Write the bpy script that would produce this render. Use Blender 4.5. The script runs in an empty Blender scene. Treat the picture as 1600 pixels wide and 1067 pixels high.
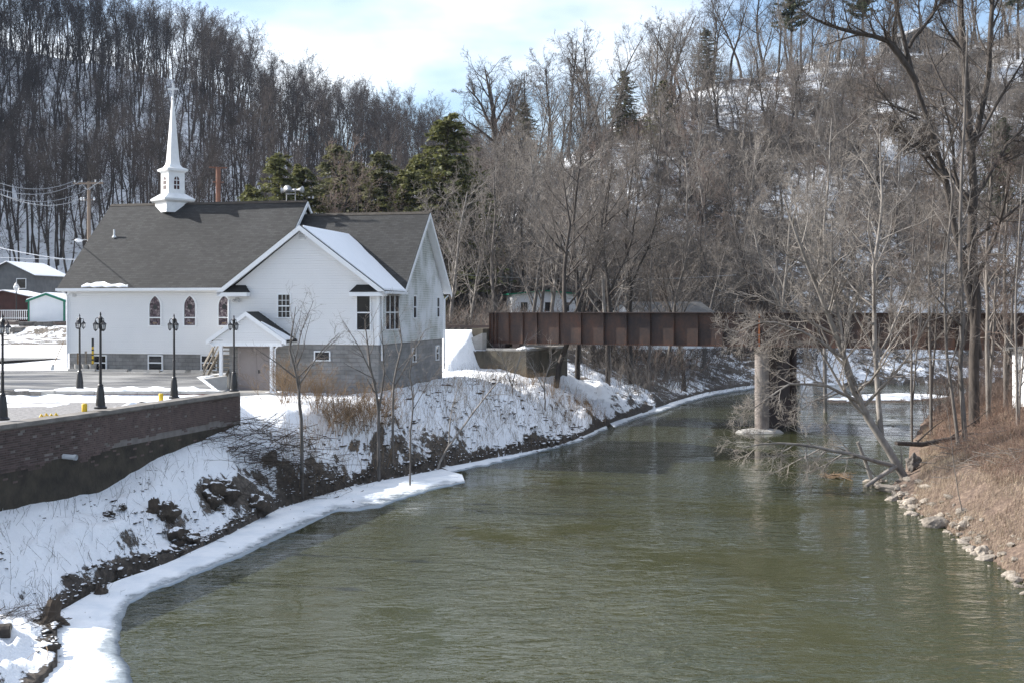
import bpy, math, random
import numpy as np
from mathutils import Vector
R = math.radians
random.seed(4)
S = bpy.context.scene
COL = S.collection
# ---------------------------------------------------------------- camera, sky, sun, exposure
FPX, CZ, HZ = 1800.0, 7.6, 481.0        # focal length in photo pixels, eye height over the water, row of the horizon
cd = bpy.data.cameras.new('camera'); cam = bpy.data.objects.new('camera', cd); COL.objects.link(cam)
cam.location = (0, 0, CZ); cam.rotation_euler = (R(90), 0, 0)
cd.sensor_width = 36.0; cd.lens = 36.0 * FPX / 1600; cd.shift_y = -(533.5 - HZ) / 1600
cd.clip_start = 0.5; cd.clip_end = 6000
S.camera = cam
SUN_AZ, SUN_EL = 104.0, 33.0             # degrees from the camera's back round to the left
sdir = Vector((-math.sin(R(SUN_AZ)) * math.cos(R(SUN_EL)), -math.cos(R(SUN_AZ)) * math.cos(R(SUN_EL)), math.sin(R(SUN_EL))))
sl = bpy.data.lights.new('sun', 'SUN'); sl.energy = 4.8; sl.angle = R(0.53); sl.color = (1.0, 0.965, 0.91)
so = bpy.data.objects.new('sun', sl); COL.objects.link(so); so.rotation_euler = (-sdir).to_track_quat('-Z', 'Y').to_euler()
so.location = (-60, 30, 60)
W = bpy.data.worlds.new('World'); S.world = W; W.use_nodes = True
nt = W.node_tree; nt.nodes.clear()
def wn(t, **k):
    n = nt.nodes.new(t)
    for a, b in k.items(): setattr(n, a, b)
    return n
out = wn('ShaderNodeOutputWorld'); bg = wn('ShaderNodeBackground'); sky = wn('ShaderNodeTexSky')
sky.sky_type = 'NISHITA'; sky.sun_disc = False; sky.sun_elevation = R(SUN_EL)
sky.sun_rotation = math.atan2(sdir.x, sdir.y); sky.air_density = 1.0; sky.dust_density = 1.8; sky.ozone_density = 2.3
tc = wn('ShaderNodeTexCoord'); sep = wn('ShaderNodeSeparateXYZ'); nt.links.new(tc.outputs['Generated'], sep.inputs[0])
mx = wn('ShaderNodeMath', operation='MAXIMUM'); mx.inputs[1].default_value = 0.0; nt.links.new(sep.outputs[2], mx.inputs[0])
ad = wn('ShaderNodeMath', operation='ADD'); ad.inputs[1].default_value = 0.16; nt.links.new(mx.outputs[0], ad.inputs[0])
dv = wn('ShaderNodeVectorMath', operation='DIVIDE'); nt.links.new(tc.outputs['Generated'], dv.inputs[0])
cmb = wn('ShaderNodeCombineXYZ')
for i in range(3): nt.links.new(ad.outputs[0], cmb.inputs[i])
nt.links.new(cmb.outputs[0], dv.inputs[1])
nz = wn('ShaderNodeTexNoise'); nz.inputs['Scale'].default_value = 1.1; nz.inputs['Detail'].default_value = 5; nz.inputs['Roughness'].default_value = 0.5
mpp = wn('ShaderNodeMapping'); mpp.inputs['Location'].default_value = (3.35, 0.4, 0.2); nt.links.new(dv.outputs[0], mpp.inputs[0])
nt.links.new(mpp.outputs[0], nz.inputs['Vector'])
cr = wn('ShaderNodeMapRange'); cr.interpolation_type = 'SMOOTHSTEP'
cr.inputs['From Min'].default_value = 0.42; cr.inputs['From Max'].default_value = 0.70; cr.inputs['To Max'].default_value = 0.9
nt.links.new(nz.outputs[0], cr.inputs[0])
mix = wn('ShaderNodeMix', data_type='RGBA'); nt.links.new(cr.outputs[0], mix.inputs['Factor'])
nt.links.new(sky.outputs[0], mix.inputs[6]); mix.inputs[7].default_value = (6.6, 6.8, 7.0, 1)
nt.links.new(mix.outputs[2], bg.inputs[0]); bg.inputs[1].default_value = 0.125
nt.links.new(bg.outputs[0], out.inputs[0])
S.view_settings.view_transform = 'Standard'; S.view_settings.look = 'None'; S.view_settings.gamma = 1.0
S.view_settings.exposure = 0.95; S.view_settings.use_curve_mapping = False

S.cycles.use_denoising = True; S.cycles.denoising_prefilter = 'NONE'; S.cycles.max_bounces = 6; S.cycles.diffuse_bounces = 4

# ---------------------------------------------------------------- materials
def _nodes(name):
    m = bpy.data.materials.new(name); m.use_nodes = True
    t = m.node_tree; b = t.nodes['Principled BSDF']
    return m, t, b
def N(t, ty, **k):
    n = t.nodes.new(ty)
    for a, b in k.items(): setattr(n, a, b)
    return n
def noise(t, scale, detail=4, rough=0.55, coord='Object', sc=(1, 1, 1)):
    c = N(t, 'ShaderNodeTexCoord'); mp = N(t, 'ShaderNodeMapping'); mp.inputs['Scale'].default_value = sc
    t.links.new(c.outputs[coord], mp.inputs[0])
    n = N(t, 'ShaderNodeTexNoise'); n.inputs['Scale'].default_value = scale; n.inputs['Detail'].default_value = detail; n.inputs['Roughness'].default_value = rough
    t.links.new(mp.outputs[0], n.inputs['Vector']); return n
def ramp(t, src, stops):
    r = N(t, 'ShaderNodeValToRGB'); e = r.color_ramp.elements
    while len(e) < len(stops): e.new(0.5)
    for i, (p, c) in enumerate(stops): e[i].position = p; e[i].color = (*c, 1)
    t.links.new(src, r.inputs[0]); return r
def bump(t, b, src, dist, strength=1.0):
    n = N(t, 'ShaderNodeBump'); n.inputs['Distance'].default_value = dist; n.inputs['Strength'].default_value = strength
    t.links.new(src, n.inputs['Height']); t.links.new(n.outputs[0], b.inputs['Normal']); return n
def M_var(name, stops, scale=3.0, rough=0.8, bmp=0.0, bscale=None, coord='Object', sc=(1, 1, 1), metal=0.0, detail=5, perobj=0.0):
    m, t, b = _nodes(name); n = noise(t, scale, detail, 0.6, coord, sc); r = ramp(t, n.outputs[0], stops)
    src = r.outputs[0]
    if perobj:
        oi = N(t, 'ShaderNodeObjectInfo'); mr = N(t, 'ShaderNodeMapRange'); mr.inputs['To Min'].default_value = 1 - perobj; mr.inputs['To Max'].default_value = 1 + perobj
        t.links.new(oi.outputs['Random'], mr.inputs[0]); hs = N(t, 'ShaderNodeHueSaturation'); t.links.new(mr.outputs[0], hs.inputs['Value']); t.links.new(src, hs.inputs['Color']); src = hs.outputs[0]
    t.links.new(src, b.inputs['Base Color']); b.inputs['Roughness'].default_value = rough; b.inputs['Metallic'].default_value = metal
    if bmp:
        n2 = noise(t, bscale or scale * 4, 4, 0.6, coord, sc); bump(t, b, n2.outputs[0], bmp)
    return m
def g(*v): return v
MAT = {}
def build_materials():
    def shade(k, a, bb, **kw): MAT[k] = M_var(k, [(0.3, a), (0.7, bb)], **kw)
    shade('siding', (.75, .755, .76), (.80, .80, .80), scale=.5, rough=.5, detail=6)
    # siding with streaks of mildew on the river side
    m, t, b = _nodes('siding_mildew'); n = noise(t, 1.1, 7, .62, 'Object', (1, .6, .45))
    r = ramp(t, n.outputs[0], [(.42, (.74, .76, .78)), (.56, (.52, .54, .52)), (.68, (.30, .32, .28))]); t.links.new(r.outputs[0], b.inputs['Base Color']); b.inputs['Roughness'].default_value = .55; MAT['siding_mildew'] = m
    shade('trim', (.76, .78, .80), (.84, .85, .86), scale=2, rough=.4)
    shade('steeple_white', (.66, .67, .68), (.83, .83, .82), scale=2.2, rough=.4, detail=8)
    shade('block', (.17, .17, .175), (.25, .25, .25), scale=2.5, rough=.9, bmp=.01, bscale=30)
    shade('door', (.26, .225, .215), (.31, .27, .26), scale=1.5, rough=.5)
    shade('concrete', (.26, .25, .235), (.40, .385, .36), scale=1.6, rough=.9, bmp=.01, bscale=14, detail=8)
    shade('old_concrete', (.035, .032, .026), (.14, .118, .085), scale=1.1, rough=.95, bmp=.03, bscale=6, detail=9, sc=(1, 1, .5))
    shade('mossy_render', (.020, .018, .013), (.072, .058, .042), scale=1.5, rough=.97, bmp=.04, bscale=7, detail=9)
    shade('mortar', (.13, .115, .105), (.22, .2, .185), scale=3, rough=.95, bmp=.01, bscale=20)
    shade('brick', (.060, .043, .039), (.115, .080, .071), scale=3.5, rough=.9, bmp=.01, bscale=25, perobj=.35)
    shade('coping', (.12, .11, .10), (.24, .22, .20), scale=2, rough=.95, bmp=.015, bscale=12, detail=8)
    shade('black_metal', (.008, .008, .010), (.016, .016, .02), scale=4, rough=.35)
    shade('steel_grey', (.28, .29, .30), (.42, .43, .44), scale=4, rough=.4, metal=.6)
    shade('galv', (.35, .36, .37), (.5, .5, .5), scale=4, rough=.5)
    m, t, b = _nodes('rust_steel'); n = noise(t, .9, 8, .65, 'Object', (1, 1, .6)); n2 = noise(t, 7, 6, .6)
    mxx = N(t, 'ShaderNodeMath', operation='MULTIPLY_ADD'); t.links.new(n2.outputs[0], mxx.inputs[0]); mxx.inputs[1].default_value = .35; t.links.new(n.outputs[0], mxx.inputs[2])
    r = ramp(t, mxx.outputs[0], [(.45, (.014, .010, .011)), (.62, (.042, .025, .020)), (.78, (.078, .040, .026)), (.92, (.13, .05, .03))]); t.links.new(r.outputs[0], b.inputs['Base Color']); b.inputs['Roughness'].default_value = .6; bump(t, b, n2.outputs[0], .006); MAT['rust_steel'] = m
    shade('rust_orange', (.16, .05, .02), (.34, .12, .04), scale=3, rough=.8)
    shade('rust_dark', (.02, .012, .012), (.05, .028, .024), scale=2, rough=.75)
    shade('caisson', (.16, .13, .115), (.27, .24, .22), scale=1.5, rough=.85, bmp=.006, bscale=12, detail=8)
    shade('wood_pole', (.13, .10, .08), (.24, .19, .15), scale=2.5, rough=.95, sc=(4, 4, .3))
    shade('grey_wood', (.16, .14, .115), (.30, .265, .22), scale=3, rough=.95, sc=(3, 3, 3))
    shade('tie_wood', (.03, .025, .02), (.07, .06, .05), scale=3, rough=.95)
    shade('red_pole', (.12, .055, .038), (.2, .1, .065), scale=3, rough=.9, sc=(3, 3, .4))
    shade('yellow', (.62, .40, .01), (.72, .48, .03), scale=4, rough=.5)
    shade('pvc', (.52, .54, .56), (.62, .64, .66), scale=3, rough=.4)
    shade('green_trim', (.0, .13, .075), (.005, .18, .1), scale=3, rough=.45)
    shade('shed_white', (.74, .76, .78), (.82, .83, .84), scale=1, rough=.5)
    shade('brown_wall', (.045, .02, .017), (.075, .032, .027), scale=1.2, rough=.9)  # red-brown darkened, the hill's shade over the low building is in the colour
    shade('blue_grey_wall', (.09, .095, .1), (.15, .155, .16), scale=1.5, rough=.8)  # darkened too, carrying the shade over the house at the hill foot
    shade('grey_roof', (.07, .068, .065), (.13, .125, .12), scale=1.5, rough=.9)
    # tree bark and twigs
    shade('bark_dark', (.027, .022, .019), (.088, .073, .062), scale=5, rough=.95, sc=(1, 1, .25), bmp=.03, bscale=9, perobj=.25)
    shade('bark_grey', (.075, .066, .058), (.2, .178, .16), scale=3, rough=.95, sc=(1, 1, .35), bmp=.02, bscale=9, perobj=.25)
    shade('bark_pale', (.12, .105, .092), (.34, .31, .28), scale=2.2, rough=.9, sc=(1, 1, .6), bmp=.01, bscale=9, perobj=.1)
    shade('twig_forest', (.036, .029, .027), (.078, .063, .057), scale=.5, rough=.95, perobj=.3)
    shade('twig_grey', (.112, .097, .085), (.235, .205, .18), scale=.5, rough=.95, perobj=.25)
    shade('twig_pale', (.18, .158, .138), (.34, .305, .27), scale=.6, rough=.95, perobj=.15)
    shade('twig_red', (.11, .082, .068), (.20, .15, .125), scale=.6, rough=.95, perobj=.2)
    shade('twig_dark', (.036, .029, .024), (.085, .07, .058), scale=.6, rough=.95, perobj=.2)
    shade('brush_dark', (.034, .025, .019), (.10, .076, .056), scale=2, rough=.98)
    shade('shrub_tan', (.16, .105, .06), (.27, .19, .115), scale=1.5, rough=.95)
    shade('grass_tan', (.17, .125, .088), (.48, .395, .285), scale=.6, rough=.95)
    shade('grass_red', (.13, .082, .064), (.34, .225, .165), scale=.5, rough=.95)
    def leafmat(k, a, bb):
        m, t, b = _nodes(k); n = noise(t, .9, 3); r = ramp(t, n.outputs[0], [(.3, a), (.7, bb)]); t.links.new(r.outputs[0], b.inputs['Base Color']); b.inputs['Roughness'].default_value = .7
        tr = N(t, 'ShaderNodeBsdfTranslucent'); t.links.new(r.outputs[0], tr.inputs[0]); ms = N(t, 'ShaderNodeMixShader'); ms.inputs[0].default_value = .3
        t.links.new(b.outputs[0], ms.inputs[1]); t.links.new(tr.outputs[0], ms.inputs[2]); t.links.new(ms.outputs[0], t.nodes['Material Output'].inputs[0]); MAT[k] = m
    leafmat('needles_olive', (.085, .098, .034), (.21, .205, .075)); leafmat('needles_dark', (.06, .072, .04), (.12, .13, .07)); leafmat('needles_mid', (.11, .115, .055), (.21, .205, .10))
    shade('rock', (.16, .135, .11), (.36, .315, .265), scale=2.5, rough=.92, bmp=.03, bscale=8, perobj=.25)
    m, t, b = _nodes('dark_rock'); n = noise(t, 3, 7, .65); r = ramp(t, n.outputs[0], [(.3, (.022, .017, .013)), (.55, (.06, .046, .034)), (.75, (.13, .10, .075))]); ge = N(t, 'ShaderNodeNewGeometry'); sg = N(t, 'ShaderNodeSeparateXYZ'); t.links.new(ge.outputs['Normal'], sg.inputs[0])
    n2 = noise(t, 6, 6, .7); ma = N(t, 'ShaderNodeMath', operation='MULTIPLY_ADD'); t.links.new(n2.outputs[0], ma.inputs[0]); ma.inputs[1].default_value = .9; t.links.new(sg.outputs[2], ma.inputs[2]); mr = N(t, 'ShaderNodeMapRange'); mr.inputs['From Min'].default_value = 1.22; mr.inputs['From Max'].default_value = 1.30; t.links.new(ma.outputs[0], mr.inputs[0])
    mx_ = N(t, 'ShaderNodeMix', data_type='RGBA'); t.links.new(mr.outputs[0], mx_.inputs['Factor']); t.links.new(r.outputs[0], mx_.inputs[6]); mx_.inputs[7].default_value = (.84, .86, .89, 1); t.links.new(mx_.outputs[2], b.inputs['Base Color']); b.inputs['Roughness'].default_value = .95; bump(t, b, n2.outputs[0], .06); MAT['dark_rock'] = m
    shade('stone_block', (.06, .055, .05), (.2, .185, .17), scale=2.2, rough=.95, bmp=.04, bscale=6)
    shade('gravel', (.13, .125, .125), (.30, .29, .285), scale=9, rough=.95, bmp=.04, bscale=14, detail=8)
    # glass
    m, t, b = _nodes('dark_glass'); b.inputs['Base Color'].default_value = (.012, .014, .018, 1); b.inputs['Roughness'].default_value = .06; n = noise(t, 1.2, 2); bump(t, b, n.outputs[0], .01); MAT['dark_glass'] = m
    m, t, b = _nodes('lamp_glass'); b.inputs['Base Color'].default_value = (.85, .86, .86, 1); b.inputs['Roughness'].default_value = .25; b.inputs['Transmission Weight'].default_value = .6; MAT['lamp_glass'] = m
    m, t, b = _nodes('stained_glass'); c = N(t, 'ShaderNodeTexCoord'); v = N(t, 'ShaderNodeTexVoronoi'); v.inputs['Scale'].default_value = 9; t.links.new(c.outputs['Object'], v.inputs['Vector'])
    r = ramp(t, v.outputs['Color'], [(.1, (.035, .022, .032)), (.5, (.11, .075, .095)), (.9, (.30, .25, .25))])
    v2 = N(t, 'ShaderNodeTexVoronoi', feature='DISTANCE_TO_EDGE'); v2.inputs['Scale'].default_value = 9; t.links.new(c.outputs['Object'], v2.inputs['Vector'])
    e = ramp(t, v2.outputs['Distance'], [(.02, (.1, .1, .1)), (.06, (1, 1, 1))]); mu = N(t, 'ShaderNodeMix', data_type='RGBA', blend_type='MULTIPLY'); mu.inputs['Factor'].default_value = 1
    t.links.new(r.outputs[0], mu.inputs[6]); t.links.new(e.outputs[0], mu.inputs[7]); t.links.new(mu.outputs[2], b.inputs['Base Color']); b.inputs['Roughness'].default_value = .2; MAT['stained_glass'] = m
    # shingles: rows of tabs (u along the eave, row index from height)
    m, t, b = _nodes('shingles'); c = N(t, 'ShaderNodeTexCoord'); sp = N(t, 'ShaderNodeSeparateXYZ'); t.links.new(c.outputs['UV'], sp.inputs[0])
    bk = N(t, 'ShaderNodeTexBrick'); bk.inputs['Scale'].default_value = 1; bk.inputs['Brick Width'].default_value = .30; bk.inputs['Row Height'].default_value = .145; bk.inputs['Mortar Size'].default_value = .012
    bk.inputs['Color1'].default_value = (.0145, .0147, .0152, 1); bk.inputs['Color2'].default_value = (.030, .0303, .031, 1); bk.inputs['Mortar'].default_value = (.012, .012, .012, 1); bk.inputs['Bias'].default_value = -.1
    t.links.new(c.outputs['UV'], bk.inputs['Vector']); n = noise(t, .35, 5, .6); st = ramp(t, n.outputs[0], [(.3, (.65, .65, .65)), (.7, (1.4, 1.4, 1.38))]); mu = N(t, 'ShaderNodeMix', data_type='RGBA', blend_type='MULTIPLY'); mu.inputs['Factor'].default_value = 1
    t.links.new(bk.outputs['Color'], mu.inputs[6]); t.links.new(st.outputs[0], mu.inputs[7]); t.links.new(mu.outputs[2], b.inputs['Base Color']); b.inputs['Roughness'].default_value = .9
    fr = N(t, 'ShaderNodeMath', operation='DIVIDE'); fr.inputs[1].default_value = .145; t.links.new(sp.outputs[1], fr.inputs[0]); f2 = N(t, 'ShaderNodeMath', operation='FRACT'); t.links.new(fr.outputs[0], f2.inputs[0])
    f3 = N(t, 'ShaderNodeMath', operation='SUBTRACT'); f3.inputs[0].default_value = 1; t.links.new(f2.outputs[0], f3.inputs[1]); bump(t, b, f3.outputs[0], .02); MAT['shingles'] = m
    # thin brick facing for the low wall
    m, t, b = _nodes('brick_facing'); c = N(t, 'ShaderNodeTexCoord'); bk = N(t, 'ShaderNodeTexBrick'); bk.inputs['Scale'].default_value = 1; bk.inputs['Brick Width'].default_value = .21; bk.inputs['Row Height'].default_value = .07; bk.inputs['Mortar Size'].default_value = .008
    bk.inputs['Color1'].default_value = (.18, .07, .055, 1); bk.inputs['Color2'].default_value = (.24, .17, .15, 1); bk.inputs['Mortar'].default_value = (.25, .23, .21, 1)
    mp = N(t, 'ShaderNodeMapping'); mp.inputs['Rotation'].default_value = (R(90), 0, 0); t.links.new(c.outputs['Object'], mp.inputs[0]); t.links.new(mp.outputs[0], bk.inputs['Vector']); t.links.new(bk.outputs['Color'], b.inputs['Base Color']); b.inputs['Roughness'].default_value = .9; bump(t, b, bk.outputs['Fac'], -.008); MAT['brick_facing'] = m
    # snow
    m, t, b = _nodes('snow'); n = noise(t, 1.2, 6, .55); b.inputs['Base Color'].default_value = (.84, .86, .89, 1); b.inputs['Roughness'].default_value = .6
    b.inputs['Subsurface Weight'].default_value = 0.0; bump(t, b, n.outputs[0], .06); MAT['snow'] = m
    m, t, b = _nodes('ice'); n = noise(t, .9, 6, .6); r = ramp(t, n.outputs[0], [(.35, (.70, .745, .79)), (.6, (.86, .88, .9))]); ge = N(t, 'ShaderNodeNewGeometry'); sg = N(t, 'ShaderNodeSeparateXYZ'); t.links.new(ge.outputs['Position'], sg.inputs[0]); nn = noise(t, 1.6, 7, .65); ma = N(t, 'ShaderNodeMath', operation='MULTIPLY_ADD'); t.links.new(nn.outputs[0], ma.inputs[0]); ma.inputs[1].default_value = .07; t.links.new(sg.outputs[2], ma.inputs[2])
    mr = N(t, 'ShaderNodeMapRange'); mr.inputs['From Min'].default_value = .058; mr.inputs['From Max'].default_value = .082; t.links.new(ma.outputs[0], mr.inputs[0]); mx_ = N(t, 'ShaderNodeMix', data_type='RGBA'); t.links.new(mr.outputs[0], mx_.inputs['Factor']); mx_.inputs[6].default_value = (.27, .31, .34, 1); t.links.new(r.outputs[0], mx_.inputs[7]); t.links.new(mx_.outputs[2], b.inputs['Base Color'])
    rr_ = N(t, 'ShaderNodeMapRange'); rr_.inputs['To Min'].default_value = .15; rr_.inputs['To Max'].default_value = .6; t.links.new(mr.outputs[0], rr_.inputs[0]); t.links.new(rr_.outputs[0], b.inputs['Roughness']); n2 = noise(t, 7, 5); bump(t, b, n2.outputs[0], .02); MAT['ice'] = m
    m, t, b = _nodes('wet_ice'); b.inputs['Base Color'].default_value = (.22, .26, .30, 1); b.inputs['Roughness'].default_value = .12; n2 = noise(t, 7, 5); bump(t, b, n2.outputs[0], .008); MAT['wet_ice'] = m
    # asphalt
    m, t, b = _nodes('asphalt'); n = noise(t, .22, 6, .6, 'Object', (1, 2.5, 1)); r = ramp(t, n.outputs[0], [(.36, (.05, .05, .053)), (.5, (.12, .118, .116)), (.62, (.23, .228, .222))]); t.links.new(r.outputs[0], b.inputs['Base Color'])
    r2 = ramp(t, n.outputs[0], [(.4, (.35, .35, .35)), (.55, (.85, .85, .85))]); t.links.new(r2.outputs[0], b.inputs['Roughness']); n2 = noise(t, 30, 4); bump(t, b, n2.outputs[0], .01); MAT['asphalt'] = m
    # river water
    m, t, b = _nodes('river_water'); c = N(t, 'ShaderNodeTexCoord'); n = noise(t, .05, 4); r = ramp(t, n.outputs[0], [(.35, (.032, .036, .016)), (.65, (.047, .050, .024))]); t.links.new(r.outputs[0], b.inputs['Base Color'])
    b.inputs['Roughness'].default_value = .03; b.inputs['IOR'].default_value = 1.33
    w1 = noise(t, 1.15, 3, .6, 'Object', (.6, 1.3, 1)); w1.inputs['Distortion'].default_value = .7; w2 = noise(t, 4.2, 3, .6, 'Object', (.6, 1.25, 1)); w2.inputs['Distortion'].default_value = .5; w3 = noise(t, .11, 4)
    a1 = N(t, 'ShaderNodeMath', operation='MULTIPLY_ADD'); t.links.new(w2.outputs[0], a1.inputs[0]); a1.inputs[1].default_value = .35; t.links.new(w1.outputs[0], a1.inputs[2])
    am = N(t, 'ShaderNodeMapRange'); am.inputs['From Min'].default_value = .38; am.inputs['From Max'].default_value = .62; am.inputs['To Min'].default_value = .08; am.inputs['To Max'].default_value = 1.0; t.links.new(w3.outputs[0], am.inputs[0])
    a2 = N(t, 'ShaderNodeMath', operation='MULTIPLY'); t.links.new(a1.outputs[0], a2.inputs[0]); t.links.new(am.outputs[0], a2.inputs[1]); bump(t, b, a2.outputs[0], .125); MAT['river_water'] = m
    # terrain: cover attribute R = snow, G = dry grass, B = bare mud
    m, t, b = _nodes('terrain'); at = N(t, 'ShaderNodeAttribute'); at.attribute_name = 'cover'; sp = N(t, 'ShaderNodeSeparateColor'); t.links.new(at.outputs['Color'], sp.inputs[0])
    n1 = noise(t, .9, 9, .68); n2 = noise(t, 5, 6, .65); na = N(t, 'ShaderNodeMath', operation='MULTIPLY_ADD'); t.links.new(n2.outputs[0], na.inputs[0]); na.inputs[1].default_value = .55; n3 = noise(t, 17, 5, .65); nb = N(t, 'ShaderNodeMath', operation='MULTIPLY_ADD'); t.links.new(n3.outputs[0], nb.inputs[0]); nb.inputs[1].default_value = .25; t.links.new(n1.outputs[0], nb.inputs[2]); nc = N(t, 'ShaderNodeMath', operation='SUBTRACT'); t.links.new(nb.outputs[0], nc.inputs[0]); nc.inputs[1].default_value = .175; t.links.new(nc.outputs[0], na.inputs[2])
    lit = ramp(t, n2.outputs[0], [(.25, (.025, .02, .016)), (.5, (.085, .07, .056)), (.75, (.2, .165, .135))]); grs = ramp(t, n2.outputs[0], [(.25, (.045, .030, .023)), (.5, (.125, .085, .062)), (.75, (.27, .20, .145))]); mud = ramp(t, n2.outputs[0], [(.3, (.022, .017, .013)), (.55, (.06, .047, .036)), (.75, (.12, .095, .07))])
    m1 = N(t, 'ShaderNodeMix', data_type='RGBA'); t.links.new(sp.outputs[1], m1.inputs['Factor']); t.links.new(lit.outputs[0], m1.inputs[6]); t.links.new(grs.outputs[0], m1.inputs[7])
    m2 = N(t, 'ShaderNodeMix', data_type='RGBA'); t.links.new(sp.outputs[2], m2.inputs['Factor']); t.links.new(m1.outputs[2], m2.inputs[6]); t.links.new(mud.outputs[0], m2.inputs[7])
    sub = N(t, 'ShaderNodeMath', operation='SUBTRACT'); sc_ = N(t, 'ShaderNodeMath', operation='MULTIPLY'); t.links.new(sp.outputs[0], sc_.inputs[0]); sc_.inputs[1].default_value = 1.45
    t.links.new(sc_.outputs[0], sub.inputs[0]); t.links.new(na.outputs[0], sub.inputs[1]); mr = N(t, 'ShaderNodeMapRange'); mr.inputs['From Min'].default_value = -.02; mr.inputs['From Max'].default_value = .04; t.links.new(sub.outputs[0], mr.inputs[0])
    m3 = N(t, 'ShaderNodeMix', data_type='RGBA'); t.links.new(mr.outputs[0], m3.inputs['Factor']); t.links.new(m2.outputs[2], m3.inputs[6]); m3.inputs[7].default_value = (.84, .86, .89, 1)
    t.links.new(m3.outputs[2], b.inputs['Base Color']); b.inputs['Roughness'].default_value = .85
    hb = N(t, 'ShaderNodeMath', operation='MULTIPLY_ADD'); t.links.new(mr.outputs[0], hb.inputs[0]); hb.inputs[1].default_value = .5; t.links.new(na.outputs[0], hb.inputs[2]); bump(t, b, hb.outputs[0], .12); MAT['terrain'] = m
build_materials()

# ---------------------------------------------------------------- mesh helpers
def link_mesh(name, verts, faces, mat, parent=None, smooth=False, uvs=None):
    me = bpy.data.meshes.new(name); me.from_pydata([tuple(v) for v in verts], [], [tuple(f) for f in faces]); me.update()
    if uvs is not None:
        ul = me.uv_layers.new(name='UVMap')
        for l in me.loops: ul.data[l.index].uv = uvs[l.vertex_index]
    me.materials.append(MAT[mat])
    if smooth: me.polygons.foreach_set('use_smooth', [True] * len(me.polygons))
    o = bpy.data.objects.new(name, me); COL.objects.link(o); o.parent = parent
    return o
def np_mesh(name, V, F, mat, smooth=False):
    """V (n,3), F list of arrays (m,k)"""
    me = bpy.data.meshes.new(name); V = np.asarray(V, np.float32)
    me.vertices.add(len(V)); me.vertices.foreach_set('co', V.ravel())
    nl = sum(f.size for f in F); nf = sum(len(f) for f in F)
    me.loops.add(nl); me.polygons.add(nf)
    me.loops.foreach_set('vertex_index', np.concatenate([f.ravel() for f in F]).astype(np.int32))
    tot = np.concatenate([np.full(len(f), f.shape[1], np.int32) for f in F]); st = np.concatenate([[0], np.cumsum(tot)[:-1]]).astype(np.int32)
    me.polygons.foreach_set('loop_start', st); me.polygons.foreach_set('loop_total', tot)
    if smooth: me.polygons.foreach_set('use_smooth', np.ones(nf, bool))
    me.update(calc_edges=True); me.validate(); me.materials.append(MAT[mat]); return me
def obj(name, me, parent=None, loc=(0, 0, 0)):
    o = bpy.data.objects.new(name, me); COL.objects.link(o); o.parent = parent; o.location = loc; return o
def tag(o, label, cat, group=None):
    o['label'] = label; o['category'] = cat
    if group: o['group'] = group
    return o
def struct(o, label=None):
    o['kind'] = 'structure'
    if label: o['label'] = label
    return o
def stuff(o, label=None, cat=None):
    o['kind'] = 'stuff'
    if label: o['label'] = label
    if cat: o['category'] = cat
    return o
def empty(name, loc, rz=0, label=None, cat=None, group=None):
    o = bpy.data.objects.new(name, None); COL.objects.link(o); o.location = loc; o.rotation_euler = (0, 0, rz); o.empty_display_size = .3
    if label: tag(o, label, cat, group)
    return o
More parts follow.
